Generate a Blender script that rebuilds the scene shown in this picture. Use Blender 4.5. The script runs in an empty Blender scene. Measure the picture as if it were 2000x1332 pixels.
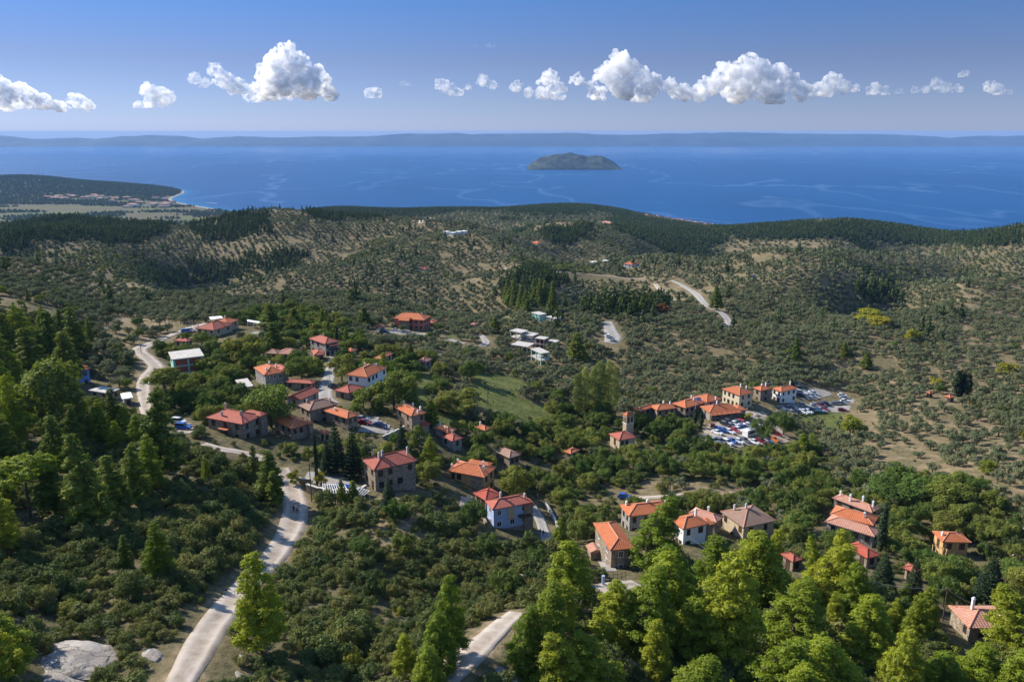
import bpy, bmesh, math, random
import numpy as np
from mathutils import Vector, Matrix
rng = np.random.default_rng(7); random.seed(7)
S = bpy.context.scene; COL = S.collection
# ---------------------------------------------------------------- camera
FPX = 1556.0; HZ = 258.0; CAMZ = 420.0
PITCH = math.atan((666 - HZ) / FPX); CP, SP = math.cos(PITCH), math.sin(PITCH)
cam = bpy.data.cameras.new('camera'); cam_o = bpy.data.objects.new('camera', cam); COL.objects.link(cam_o)
cam.sensor_width = 36.0; cam.lens = 36.0 * FPX / 2000.0; cam.clip_start = 1.0; cam.clip_end = 120000.0
cam_o.location = (0, 0, CAMZ); cam_o.rotation_euler = (math.pi / 2 - PITCH, 0, 0); S.camera = cam_o
# ---------------------------------------------------------------- sky, sun, exposure
SUN_EL = math.radians(34); SUN_AZ = math.atan2(0.50, -0.86)          # direction in plan from the scene towards the sun
sd = Vector((math.cos(SUN_AZ) * math.cos(SUN_EL), math.sin(SUN_AZ) * math.cos(SUN_EL), math.sin(SUN_EL)))
W = bpy.data.worlds.new('World'); S.world = W; W.use_nodes = True
wn = W.node_tree; wn.nodes.clear()
sky = wn.nodes.new('ShaderNodeTexSky'); sky.sky_type = 'NISHITA'; sky.sun_disc = False
sky.sun_elevation = SUN_EL; sky.sun_rotation = math.atan2(sd.x, sd.y)
sky.altitude = 420; sky.air_density = 1.0; sky.dust_density = 0.0; sky.ozone_density = 4.5
bg = wn.nodes.new('ShaderNodeBackground'); bg.inputs[1].default_value = 0.11
wo = wn.nodes.new('ShaderNodeOutputWorld')
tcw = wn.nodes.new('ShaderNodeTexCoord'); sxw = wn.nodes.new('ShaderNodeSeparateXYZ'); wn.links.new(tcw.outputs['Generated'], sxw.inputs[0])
rw_ = wn.nodes.new('ShaderNodeValToRGB'); wn.links.new(sxw.outputs[2], rw_.inputs[0]); el = rw_.color_ramp.elements   # tinted bluer low down; overhead, out of view, raised to fill the shadows
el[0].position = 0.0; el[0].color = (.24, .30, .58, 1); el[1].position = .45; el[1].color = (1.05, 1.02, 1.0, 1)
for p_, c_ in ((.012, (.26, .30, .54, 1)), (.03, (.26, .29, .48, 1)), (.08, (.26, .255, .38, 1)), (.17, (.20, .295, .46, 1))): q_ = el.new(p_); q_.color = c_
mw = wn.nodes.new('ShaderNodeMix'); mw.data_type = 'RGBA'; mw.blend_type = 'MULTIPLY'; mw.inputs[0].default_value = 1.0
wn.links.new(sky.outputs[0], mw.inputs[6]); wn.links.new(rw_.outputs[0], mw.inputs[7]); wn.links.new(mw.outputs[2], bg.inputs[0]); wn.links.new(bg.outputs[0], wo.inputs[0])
sun = bpy.data.lights.new('sun', 'SUN'); sun.energy = 4.0; sun.angle = math.radians(0.53); sun.color = (1.0, 0.93, 0.82)
sun_o = bpy.data.objects.new('sun', sun); COL.objects.link(sun_o)
sun_o.rotation_euler = sd.to_track_quat('Z', 'Y').to_euler()
S.view_settings.view_transform = 'Standard'; S.view_settings.look = 'None'
S.view_settings.exposure = 1.0; S.view_settings.gamma = 1.0
S.cycles.max_bounces = 9; S.cycles.diffuse_bounces = 3; S.cycles.glossy_bounces = 2
S.cycles.transmission_bounces = 3; S.cycles.transparent_max_bounces = 24; S.cycles.volume_bounces = 8
S.cycles.caustics_reflective = False; S.cycles.caustics_refractive = False
S.cycles.use_denoising = True
# ---------------------------------------------------------------- naming helpers
def tag(o, label=None, cat=None, group=None, kind=None):
    if label: o['label'] = label
    if cat: o['category'] = cat
    if group: o['group'] = group
    if kind: o['kind'] = kind
    return o
def empty(name, loc=(0, 0, 0), rz=0.0):
    o = bpy.data.objects.new(name, None); COL.objects.link(o); o.location = loc; o.rotation_euler = (0, 0, rz)
    o.empty_display_size = 0.2
    return o
def link(name, me, parent=None):
    o = bpy.data.objects.new(name, me); COL.objects.link(o)
    if parent is not None: o.parent = parent
    return o
def np_mesh(name, V, F, mats, smooth=False, matidx=None, tint=None):
    """V (n,3) float, F list of equal-length faces as an int array (m,k)"""
    V = np.asarray(V, np.float32); F = np.asarray(F, np.int32); m, k = F.shape
    me = bpy.data.meshes.new(name)
    me.vertices.add(len(V)); me.vertices.foreach_set('co', V.ravel())
    me.loops.add(m * k); me.loops.foreach_set('vertex_index', F.ravel())
    me.polygons.add(m); me.polygons.foreach_set('loop_start', np.arange(0, m * k, k, dtype=np.int32))
    if matidx is not None: me.polygons.foreach_set('material_index', np.asarray(matidx, np.int32))
    me.polygons.foreach_set('use_smooth', np.full(m, smooth, bool))
    for a in mats: me.materials.append(a)
    if tint is not None:
        at = me.attributes.new('tint', 'FLOAT', 'POINT'); at.data.foreach_set('value', np.asarray(tint, np.float32))
    me.update(); me.validate()
    return me
class MB:
    """collects boxes, tubes and prisms and links them as one mesh object"""
    def __init__(self): self.V = []; self.F = []
    def add(self, V, F):
        n = len(self.V); self.V += [tuple(v) for v in V]; self.F += [tuple(i + n for i in f) for f in F]
    def box(self, c, s, rz=0.0, bev=0.0):
        cx, cy, cz = c; hx, hy, hz = s[0] / 2, s[1] / 2, s[2] / 2; co, si = math.cos(rz), math.sin(rz); V = []
        for z in (-hz, hz):
            for x, y in ((-hx, -hy), (hx, -hy), (hx, hy), (-hx, hy)):
                V.append((cx + x * co - y * si, cy + x * si + y * co, cz + z))
        self.add(V, [(0, 3, 2, 1), (4, 5, 6, 7), (0, 1, 5, 4), (1, 2, 6, 5), (2, 3, 7, 6), (3, 0, 4, 7)])
    def tube(self, p, q, r0, r1=None, n=8):
        r1 = r0 if r1 is None else r1
        p, q = Vector(p), Vector(q); d = (q - p).normalized(); a = d.orthogonal().normalized(); b = d.cross(a); V = []
        for c, r in ((p, r0), (q, r1)):
            for i in range(n):
                t = 2 * math.pi * i / n; V.append(c + a * (math.cos(t) * r) + b * (math.sin(t) * r))
        F = [(i, (i + 1) % n, n + (i + 1) % n, n + i) for i in range(n)] + [tuple(reversed(range(n))), tuple(range(n, 2 * n))]
        self.add(V, F)
    def build(self, name, mat, parent=None, smooth=False):
        me = bpy.data.meshes.new(name); me.from_pydata([tuple(v) for v in self.V], [], self.F)
        if mat is not None: me.materials.append(mat)
        if smooth: me.polygons.foreach_set('use_smooth', [True] * len(me.polygons))
        me.update(); return link(name, me, parent)
# ---------------------------------------------------------------- terrain heights
def tana(py): return math.tan(PITCH + math.atan((py - 666.0) / FPX))
def ray(px, py):
    u = (np.asarray(px, float) - 1000.0) / FPX; v = (666.0 - np.asarray(py, float)) / FPX
    return u, CP + v * SP, -SP + v * CP
def proj(x, y, z):
    dz = z - CAMZ; f = y * CP - dz * SP; u = x / f; v = (y * SP + dz * CP) / f
    return 1000 + u * FPX, 666 - v * FPX
# survey of the ground: where it appears in the photograph and how far away it lies (metres)
G = """
0 1332 80;350 1332 84;180 1290 90;520 1270 96;700 1250 104;900 1310 88;1000 1320 90;1200 1320 95;1500 1320 100;1800 1320 104;2000 1320 106
350 1300 87;470 1150 122;560 1040 152;578 1000 165;575 950 180;700 1200 112;300 1100 122;450 1010 148;60 1050 130;150 1150 112
450 880 190;520 900 188;600 930 182;650 950 176;700 1090 137;850 1100 142;800 1000 160;850 1200 122;980 1230 101;1050 1200 112;1180 1150 126;1200 1090 153
1350 1180 128;1500 1180 132;1650 1150 140;1850 1150 143;1990 1160 145;1920 1230 125;1500 1250 114;1750 1250 117
60 960 148;180 930 160;300 900 175;0 850 190;200 830 205;350 838 205;380 870 190;0 760 235;150 745 262;290 800 232;285 760 255;0 690 275;100 700 276;290 700 290;250 650 350;0 640 310
60 600 345;130 590 400;0 590 350;365 725 295;380 645 360;430 632 385;500 655 350;458 865 198;560 745 268;635 697 308;715 748 268;700 660 350;800 640 440;760 690 330;560 670 335
800 832 224;740 845 218;860 860 225;660 830 222;600 850 212;870 760 285;950 740 310;900 820 250;1000 800 275;760 932 190;920 952 194;990 1035 172;1060 1040 175;1000 900 222;1100 960 205
1080 850 262;1165 812 288;1215 868 252;1150 900 235;1300 930 222;1250 1000 188;1345 1045 168;1460 1035 180;1400 960 205;1500 960 212;1600 940 222;1665 1035 180;1860 1080 170;1750 1060 172;1600 1070 162
1440 840 277;1380 860 265;1440 800 305;1530 780 322;1600 800 326;1640 770 352;1500 860 272;1550 860 282;1600 870 270;1260 810 300;1330 805 300
1750 850 275;1850 900 240;1990 990 195;1990 900 232;1990 820 290;1700 900 248;1750 960 215;1900 960 206;1780 765 345;1900 750 360;1990 730 375;1650 720 400
1000 700 375;1050 690 388;1060 620 490;930 660 415;1190 660 430;1150 740 345;1250 730 360;1400 720 380;1550 700 400;1300 660 440;1450 640 490;1425 640 500;1550 640 490
600 620 440;450 600 520;300 600 530;150 560 560;0 520 560;60 505 600;200 545 620;400 575 620;600 588 600;800 600 560;1000 612 540;1150 612 560;1250 600 600
1400 600 610;1360 575 700;1600 600 590;1700 620 560;1850 620 540;1990 640 520;1990 600 620;1990 540 800;1800 540 820;1700 555 760;1850 580 640;1600 560 720
420 552 790;560 550 760;300 540 820;700 560 760;900 560 760;1040 575 620;1100 570 700;900 520 900;700 510 960;560 490 1060;700 470 1200;250 500 1020;100 490 1000;0 480 1050;200 460 1250;50 450 1350
150 426 1500;300 440 1400;450 432 1480;600 432 1480;700 431 1450;800 436 1450;900 455 1300;1000 470 1150;1050 500 980;1240 520 900;1180 515 920;1300 545 800;1150 540 820;1400 545 820;1300 500 1050;1450 520 1000
1100 458 1350;1000 447 1500;1200 470 1300;1300 490 1150;1500 500 1150;1650 490 1200;1800 490 1150;1990 490 1060;1900 465 1500;2000 460 1700;1800 452 1850;1680 438 2050;1600 448 2100;1500 443 2200;1400 447 2100
1500 470 1600;1650 470 1500;1300 462 1700;1400 465 1700;1200 442 1900;1100 438 2000;1000 430 2100;900 432 2100;850 430 2200;1000 410 2700;1075 399 2800;1200 409 2750;900 409 2800;800 411 2750;660 405 2800;560 418 2700;750 420 2450;1250 425 2600
"""
Z0 = """
1270 420 4050 2;1320 430 3800 5;1400 440 3600 6;1440 446 3450 30;1250 414 4150 2;1200 408 4000 -12
520 424 4060 2;455 419 4200 2;400 409 4520 2;345 395 5000 2;312 386 5400 2;298 380 5650 3;350 377 5750 3;330 372 5850 3;300 366 5900 30;220 354 6100 58;150 358 6000 50;60 341 6300 96;0 341 6300 96
0 440 3650 8;100 440 3700 8;100 410 4400 10;200 420 4100 10;300 410 4500 8;380 425 4000 8;230 390 5050 10;0 395 4900 12;120 380 5300 14;0 375 5450 20;250 440 3600 8;450 440 3400 6;520 445 3300 2
-150 395 4900 12;-150 345 6200 90;-300 395 4900 20;-300 350 6200 90
"""
pts = []
for row in G.replace('\n', ';').split(';'):
    if row.strip():
        px, py, Y = map(float, row.split()); pts.append(((px - 1000) / FPX / (CP + (666 - py) / FPX * SP), Y, CAMZ - Y * tana(py)))
for row in Z0.replace('\n', ';').split(';'):
    if row.strip():
        px, py, Y, z = map(float, row.split()); pts.append(((px - 1000) / FPX / (CP + (666 - py) / FPX * SP), Y, z))
DIP = '''
60 503 720 24;0 503 700 24;180 530 740 26;300 560 710 24;420 585 680 20;520 590 680 16;-100 500 700 24
430 560 900 26;380 575 880 24;700 431 1700 45;500 432 1700 45;300 436 1650 40;850 444 1550 30;600 431 1680 45;950 452 1450 25
900 602 600 13;1000 607 600 15;1100 607 620 14;840 596 640 12;1200 607 650 12;640 588 680 10
1500 500 1280 34;1650 494 1330 34;1380 505 1150 28;1800 492 1330 30;1300 492 1250 24;1900 530 1000 24;2000 530 960 24;1750 545 900 18
500 520 920 22;620 505 980 16;470 540 860 14;1150 500 1120 20;1050 492 1120 18
1660 612 640 10;1740 600 690 14;1560 640 540 9'''
for row in DIP.replace('\n', ';').split(';'):
    if row.strip():
        px, py, Y, dz = map(float, row.split()); pts.append(((px - 1000) / FPX / (CP + (666 - py) / FPX * SP), Y, CAMZ - Y * tana(py) - dz * 2.0))
# ground the photograph does not show: behind the ridges, beyond the frame, and the sea bed
for az, Y, z in [(-.6, 2100, 90), (-.45, 2100, 95), (-.3, 2100, 90), (-.2, 1950, 130), (-.1, 1850, 150), (-.5, 3000, 8), (-.35, 3000, 8), (-.25, 3300, 6), (.3, 3000, 40), (.4, 3000, 30), (.55, 2700, 30), (.65, 2500, 40),
                 (.3, 3600, -20), (.45, 3500, -25), (.6, 3300, -25), (.8, 3200, -25), (1.1, 3200, -25), (.15, 4400, -25), (0, 4300, -25), (-.1, 3900, -20), (-.2, 3800, -15), (-.22, 4600, -22), (-.3, 5000, -20), (-.33, 5700, -20), (-.4, 6500, -20),
                 (-.5, 6900, -22), (-.65, 7200, -25), (-.9, 7200, -20), (-.36, 6100, 0), (-.45, 6600, -5), (0, 5200, -30), (.3, 5200, -30), (.8, 5200, -30), (-.2, 6000, -30), (0, 7400, -30), (.5, 7400, -30), (1.1, 7400, -30), (-.3, 7400, -30), (-.6, 7600, -30),
                 (-.9, 80, 366), (-1.1, 160, 360), (-1.0, 300, 355), (-1.0, 600, 345), (-1.0, 1200, 290), (-1.0, 2500, 60), (-1.1, 4000, 15), (-1.1, 6000, 60), (.9, 80, 350), (1.1, 160, 342), (1.0, 300, 318), (1.0, 600, 300), (1.0, 1200, 260), (1.0, 2200, 150),
                 (-.6, 40, 362), (0, 40, 358), (.6, 40, 354), (1.1, 40, 352), (-1.1, 40, 366), (.05, 3300, 110), (-.1, 3200, 90), (-.2, 3150, 60), (.75, 1700, 190)]:
    pts.append((az, Y, z))
pts = np.array(pts)
KX = 2.2
def feat(az, Y): return np.stack([np.asarray(az) * KX, np.log(np.asarray(Y))], -1)
PF = feat(pts[:, 0], pts[:, 1])
def kern(a, b):
    d2 = ((a[:, None, :] - b[None, :, :]) ** 2).sum(-1); return np.sqrt(d2 + 0.02)
n = len(PF); A = np.zeros((n + 1, n + 1)); A[:n, :n] = kern(PF, PF) - np.eye(n) * 0.012; A[:n, n] = 1; A[n, :n] = 1
# solve for height per unit distance so that near and far residuals weigh alike in the picture
wgt = (CAMZ - pts[:, 2]) / pts[:, 1]
sol = np.linalg.solve(A, np.append(wgt, 0)); WR, WC = sol[:n], sol[n]
def vnoise(x, y, seed=0):
    xi = np.floor(x).astype(np.int64); yi = np.floor(y).astype(np.int64); fx = x - xi; fy = y - yi
    fx = fx * fx * (3 - 2 * fx); fy = fy * fy * (3 - 2 * fy)
    def h(a, b):
        k = (a * 374761393 + b * 668265263 + seed * 144665) & 0xffffffff; k = ((k ^ (k >> 13)) * 1274126177) & 0xffffffff
        return ((k ^ (k >> 16)) & 0xffff) / 65535.0
    return (h(xi, yi) * (1 - fx) + h(xi + 1, yi) * fx) * (1 - fy) + (h(xi, yi + 1) * (1 - fx) + h(xi + 1, yi + 1) * fx) * fy
def fbm(x, y, o=4, seed=0):
    s = 0; a = 0.5
    for k in range(o): s = s + a * vnoise(x * 2 ** k, y * 2 ** k, seed + k); a *= .5
    return s
NA, NY = 620, 820
AZ = np.linspace(-1.15, 1.15, NA); Y0, Y1 = 42.0, 7600.0; LY = np.linspace(math.log(Y0), math.log(Y1), NY)
gl, ga = np.meshgrid(LY, AZ, indexing='ij'); gY = np.exp(gl); gX = ga * gY
cells = np.stack([ga.ravel() * KX, gl.ravel()], -1); R = np.empty(len(cells))
for i in range(0, len(cells), 20000): R[i:i + 20000] = kern(cells[i:i + 20000], PF) @ WR + WC
HGT = CAMZ - R.reshape(NY, NA) * gY
amp = np.clip((gY - 350) / 750, 0, 1) * np.clip(1.95 - gY / 860, .10, 1) * np.clip(HGT / 60, 0, 1)
amp *= 1 - np.exp(-((ga - .235) / .07) ** 2 - ((gl - math.log(640)) / .32) ** 2)
HGT += amp * ((fbm(gX / 270, gY / 210, 4, 3) - .47) * 95 + (fbm(gX / 420 + 9, gY / 420, 2, 8) - .4) * 22 * np.clip((gY - 900) / 600, 0, 1))
HGT += np.clip(1 - gY / 500, 0, 1) * ((fbm(gX / 14, gY / 14, 3, 11) - .44) * 1.6)
def ground(x, y):
    x = np.asarray(x, float); y = np.clip(np.asarray(y, float), Y0, Y1 * .999)
    fy = (np.log(y) - LY[0]) / (LY[1] - LY[0]); fa = np.clip((x / y - AZ[0]) / (AZ[1] - AZ[0]), 0, NA - 1.001)
    i = np.clip(np.floor(fy).astype(int), 0, NY - 2); j = np.floor(fa).astype(int); a = fy - i; b = fa - j
    return (HGT[i, j] * (1 - a) + HGT[i + 1, j] * a) * (1 - b) + (HGT[i, j + 1] * (1 - a) + HGT[i + 1, j + 1] * a) * b
TT = np.exp(np.linspace(math.log(60), math.log(7500), 2600))
def hit(px, py, h=0.0):
    """the place where the line of sight through a photographed point comes within h metres of the ground"""
    u, fy, fz = ray(px, py); Y = TT; x = u / fy * Y; z = CAMZ + fz / fy * Y
    below = z <= ground(x, Y) + h; k = int(np.argmax(below)) if below.any() else len(TT) - 1
    if k > 0 and below.any():
        d0 = z[k - 1] - ground(x[k - 1], Y[k - 1]) - h; d1 = z[k] - ground(x[k], Y[k]) - h; t = d0 / max(d0 - d1, 1e-6)
        Yh = Y[k - 1] + (Y[k] - Y[k - 1]) * t
    else: Yh = Y[k]
    return float(u / fy * Yh), float(Yh), float(CAMZ + fz / fy * Yh)
def at_z(px, py, z):
    u, fy, fz = ray(px, py); t = (z - CAMZ) / fz; return float(u * t), float(fy * t), z
# ---------------------------------------------------------------- materials
MATS = {}
def new_mat(name):
    m = bpy.data.materials.new(name); m.use_nodes = True; nt = m.node_tree; nt.nodes.clear(); MATS[name] = m
    return m, nt
class NB:
    def __init__(self, nt): self.nt = nt
    def n(self, t, **kw):
        x = self.nt.nodes.new(t)
        for k, v in kw.items():
            if k.startswith('i_'): x.inputs[int(k[2:])].default_value = v
            else: setattr(x, k, v)
        return x
    def l(self, a, b): self.nt.links.new(a, b)
    def noise(self, vec, scale, det=4, rough=.55):
        x = self.n('ShaderNodeTexNoise'); x.inputs['Scale'].default_value = scale; x.inputs['Detail'].default_value = det
        x.inputs['Roughness'].default_value = rough
        if vec is not None: self.l(vec, x.inputs['Vector'])
        return x.outputs['Fac']
    def ramp(self, fac, stops):
        r = self.n('ShaderNodeValToRGB'); e = r.color_ramp.elements
        while len(e) > 1: e.remove(e[-1])
        e[0].position = stops[0][0]; e[0].color = (*stops[0][1], 1)
        for p, c in stops[1:]: k = e.new(p); k.color = (*c, 1)
        self.l(fac, r.inputs[0]); return r.outputs[0]
    def mix(self, fac, a, b, mode='MIX'):
        m = self.n('ShaderNodeMix', data_type='RGBA', blend_type=mode)
        for s, v in ((m.inputs[0], fac), (m.inputs[6], a), (m.inputs[7], b)):
            if isinstance(v, bpy.types.NodeSocket): self.l(v, s)
            elif isinstance(v, (int, float)): s.default_value = v
            else: s.default_value = (*v, 1)
        return m.outputs[2]
    def math(self, op, a, b=None, clamp=False):
        m = self.n('ShaderNodeMath', operation=op, use_clamp=clamp)
        for s, v in ((m.inputs[0], a), (m.inputs[1], b)):
            if isinstance(v, bpy.types.NodeSocket): self.l(v, s)
            elif v is not None: s.default_value = v
        return m.outputs[0]
    def out(self, sh, vol=None):
        o = self.n('ShaderNodeOutputMaterial'); self.l(sh, o.inputs[0])
def simple(name, col, rough=.7, var=.18, scale=1.5, spec=.3, metal=0.0, bump=0.0, col2=None):
    m, nt = new_mat(name); b = NB(nt); tc = b.n('ShaderNodeTexCoord').outputs['Object']
    f = b.noise(tc, scale); c2 = col2 or tuple(c * (1 - var * 2) for c in col); c1 = col if col2 else tuple(min(1, c * (1 + var)) for c in col)
    c = b.ramp(f, [(.3, c2), (.68, c1)])
    if name == 'pale_rock':
        for sc_, wd in ((.16, .012), (.5, .010)): c = b.mix(b.math('MULTIPLY', b.math('LESS_THAN', b.math('ABSOLUTE', b.math('SUBTRACT', b.noise(tc, sc_, 5, .6), .5)), wd), .7), c, (.10, .09, .075))
    p = b.n('ShaderNodeBsdfPrincipled'); b.l(c, p.inputs['Base Color']); p.inputs['Roughness'].default_value = rough
    p.inputs['Specular IOR Level'].default_value = spec; p.inputs['Metallic'].default_value = metal
    if bump:
        bp = b.n('ShaderNodeBump'); bp.inputs['Strength'].default_value = bump; b.l(b.noise(tc, scale * 4), bp.inputs['Height']); b.l(bp.outputs[0], p.inputs['Normal'])
    b.out(p.outputs[0]); return m
def foliage(name, ca, cb, trans=.25, hue=.10, tcol=None, dark=.28):
    m, nt = new_mat(name); b = NB(nt)
    at = b.n('ShaderNodeAttribute', attribute_name='tint'); oi = b.n('ShaderNodeObjectInfo')
    c = b.mix(at.outputs['Fac'], ca, cb)
    geo = b.n('ShaderNodeNewGeometry')
    nz = b.noise(geo.outputs['Position'], .03, 3)
    r = b.math('MULTIPLY_ADD', oi.outputs['Random'], .5); r.node.inputs[2].default_value = 0.0
    s = b.math('ADD', r, nz)
    v = b.n('ShaderNodeMapRange'); b.l(s, v.inputs[0]); v.inputs[1].default_value = .35; v.inputs[2].default_value = .95; v.inputs[3].default_value = 1 - dark; v.inputs[4].default_value = 1.35
    hs = b.n('ShaderNodeHueSaturation'); b.l(c, hs.inputs['Color']); b.l(v.outputs[0], hs.inputs['Value'])
    hh = b.math('MULTIPLY_ADD', oi.outputs['Random'], -hue); hh.node.inputs[2].default_value = .5 + hue * .5; b.l(hh, hs.inputs['Hue'])
    d = b.n('ShaderNodeBsdfDiffuse'); b.l(hs.outputs[0], d.inputs[0]); t = b.n('ShaderNodeBsdfTranslucent')
    tc = b.mix(1.0, hs.outputs[0], tcol or (1.5, 1.5, .6), 'MULTIPLY'); b.l(tc, t.inputs[0])
    mx = b.n('ShaderNodeMixShader'); mx.inputs[0].default_value = trans; b.l(d.outputs[0], mx.inputs[1]); b.l(t.outputs[0], mx.inputs[2])
    g = b.n('ShaderNodeBsdfGlossy'); g.inputs['Roughness'].default_value = .55; g.inputs[0].default_value = (1, 1, 1, 1)
    m2 = b.n('ShaderNodeMixShader'); m2.inputs[0].default_value = .012; b.l(mx.outputs[0], m2.inputs[1]); b.l(g.outputs[0], m2.inputs[2])
    b.out(m2.outputs[0]); return m
pine_leaf = foliage('pine_needles', (.115, .155, .014), (.245, .285, .020), .30, .04, None, .3)
darkpine_leaf = foliage('dark_pine_needles', (.068, .098, .018), (.170, .205, .026), .24, .04)
farpine_leaf = foliage('distant_pine_needles', (.030, .052, .018), (.075, .105, .028), .15, .04)
shrub_leaf = foliage('maquis_leaves', (.062, .080, .022), (.175, .195, .056), .2, .08, None, .34)
olive_leaf = foliage('olive_leaves', (.098, .114, .050), (.185, .202, .105), .16, .04, (1.1, 1.1, .7))
broad_leaf = foliage('broad_leaves', (.072, .100, .020), (.175, .220, .038), .25, .08, None, .34)
yellow_leaf = foliage('yellow_leaves', (.15, .165, .02), (.33, .32, .03), .3, .05)
fir_leaf = foliage('fir_needles', (.018, .034, .016), (.045, .070, .028), .12, .03)
poplar_leaf = foliage('poplar_leaves', (.14, .17, .04), (.27, .30, .09), .3, .04)
rust_leaf = foliage('rust_leaves', (.20, .07, .03), (.28, .11, .04), .2, .02)
bark = simple('bark', (.13, .095, .07), .95, .3, 3)
def roof_mat(name, c1, c2, c3, rows=.42, mott=.5):
    m, nt = new_mat(name); b = NB(nt); tc = b.n('ShaderNodeTexCoord'); ob = tc.outputs['Object']
    sn = b.n('ShaderNodeSeparateXYZ'); b.l(tc.outputs['Normal'], sn.inputs[0]); sp = b.n('ShaderNodeSeparateXYZ'); b.l(ob, sp.inputs[0])
    cmp_ = b.math('GREATER_THAN', b.math('ABSOLUTE', sn.outputs[0]), b.math('ABSOLUTE', sn.outputs[1]))
    # columns of tiles run down the slope
    coord = b.n('ShaderNodeMix', data_type='FLOAT'); b.l(cmp_, coord.inputs[0]); b.l(sp.outputs[0], coord.inputs[2]); b.l(sp.outputs[1], coord.inputs[3])
    w = b.math('SINE', b.math('MULTIPLY', coord.outputs[0], 2 * math.pi / rows)); w = b.math('MULTIPLY_ADD', w, .5); w.node.inputs[2].default_value = .5
    w2 = b.math('SINE', b.math('MULTIPLY', sp.outputs[2], 2 * math.pi / .16)); w2 = b.math('MULTIPLY_ADD', w2, .5); w2.node.inputs[2].default_value = .5
    nz = b.noise(ob, 1.1, 5, .7); ns = b.noise(ob, 7, 2, .6)
    f = b.math('ADD', b.math('MULTIPLY', nz, 1 - mott), b.math('MULTIPLY', ns, mott))
    c = b.ramp(f, [(.34, c1), (.5, c2), (.66, c3)])
    c = b.mix(b.math('MULTIPLY', b.math('SUBTRACT', 1.0, w), .34), c, tuple(x * .45 for x in c1))
    oi = b.n('ShaderNodeObjectInfo'); hs = b.n('ShaderNodeHueSaturation'); b.l(c, hs.inputs['Color'])
    mr = b.n('ShaderNodeMapRange'); b.l(oi.outputs['Random'], mr.inputs[0]); mr.inputs[3].default_value = .92; mr.inputs[4].default_value = 1.16; b.l(mr.outputs[0], hs.inputs['Value'])
    p = b.n('ShaderNodeBsdfPrincipled'); b.l(hs.outputs[0], p.inputs['Base Color']); p.inputs['Roughness'].default_value = .85; p.inputs['Specular IOR Level'].default_value = .2
    bp = b.n('ShaderNodeBump'); bp.inputs['Strength'].default_value = .7; bp.inputs['Distance'].default_value = .06
    b.l(b.math('ADD', w, b.math('MULTIPLY', w2, .3)), bp.inputs['Height']); b.l(bp.outputs[0], p.inputs['Normal']); b.out(p.outputs[0]); return m
ROOF = {
    'orange': roof_mat('orange_roof_tiles', (.41, .118, .048), (.50, .158, .068), (.56, .205, .10), .42, .35),
    'red': roof_mat('red_roof_tiles', (.34, .095, .065), (.42, .13, .09), (.48, .17, .12), .42, .35),
    'pink': roof_mat('pink_old_roof_tiles', (.28, .13, .09), (.47, .23, .16), (.62, .38, .29), .5, .75),
    'old': roof_mat('weathered_roof_tiles', (.15, .10, .075), (.32, .20, .145), (.52, .36, .27), .5, .8),
    'darkred': roof_mat('dark_red_roof_tiles', (.30, .065, .045), (.40, .09, .06), (.48, .13, .08), .42, .3)}
def stone_mat(name, a, c, mort, scale=2.6):
    m, nt = new_mat(name); b = NB(nt); ob = b.n('ShaderNodeTexCoord').outputs['Object']
    v = b.n('ShaderNodeTexVoronoi', feature='F1'); v.inputs['Scale'].default_value = scale; b.l(ob, v.inputs['Vector'])
    e = b.n('ShaderNodeTexVoronoi', feature='DISTANCE_TO_EDGE'); e.inputs['Scale'].default_value = scale; b.l(ob, e.inputs['Vector'])
    sx = b.n('ShaderNodeSeparateXYZ'); b.l(v.outputs['Color'], sx.inputs[0])
    col = b.ramp(sx.outputs[0], [(.1, a), (.6, c), (.95, tuple(x * 1.35 for x in c))])
    ef = b.math('LESS_THAN', e.outputs['Distance'], .05); col = b.mix(ef, col, mort)
    col = b.mix(b.math('MULTIPLY', b.noise(ob, .7), .5), col, tuple(x * .7 for x in c))
    p = b.n('ShaderNodeBsdfPrincipled'); b.l(col, p.inputs['Base Color']); p.inputs['Roughness'].default_value = .92; p.inputs['Specular IOR Level'].default_value = .15
    bp = b.n('ShaderNodeBump'); bp.inputs['Strength'].default_value = .6; bp.inputs['Distance'].default_value = .05; b.l(e.outputs['Distance'], bp.inputs['Height']); b.l(bp.outputs[0], p.inputs['Normal'])
    b.out(p.outputs[0]); return m
WALL = {
    'stone': stone_mat('fieldstone_wall', (.15, .115, .085), (.30, .24, .18), (.34, .29, .23)),
    'greystone': stone_mat('grey_stone_wall', (.19, .175, .155), (.33, .31, .28), (.40, .38, .34)),
    'tan': simple('tan_plaster', (.50, .40, .27), .9, .1), 'cream': simple('cream_plaster', (.66, .57, .40), .9, .08),
    'ochre': simple('ochre_plaster', (.52, .33, .15), .9, .12), 'white': simple('white_plaster', (.78, .78, .76), .9, .05),
    'blue': simple('pale_blue_plaster', (.36, .45, .66), .9, .07), 'salmon': simple('salmon_plaster', (.52, .19, .14), .9, .08),
    'grey': simple('grey_plaster', (.34, .33, .31), .9, .12), 'teal': simple('pale_green_insulation', (.30, .58, .50), .8, .06),
    'brick': simple('red_clay_block', (.34, .10, .06), .95, .2, 6), 'concrete': simple('concrete', (.50, .47, .43), .95, .14, .8),
    'skyblue': simple('bright_blue_wall', (.16, .27, .62), .85, .05)}
glass = simple('window_glass', (.025, .03, .035), .12, .05, 1, .6); shutter = simple('brown_shutter', (.075, .04, .025), .6)
white_paint = simple('white_paint', (.72, .72, .70), .6, .05); dark_wood = simple('dark_wood', (.085, .055, .038), .8)
metal_grey = simple('grey_metal', (.45, .45, .46), .45, .05, 2, .5, .6); ridge_cap = simple('ridge_tiles', (.60, .27, .17), .9, .12, 4)
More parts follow.
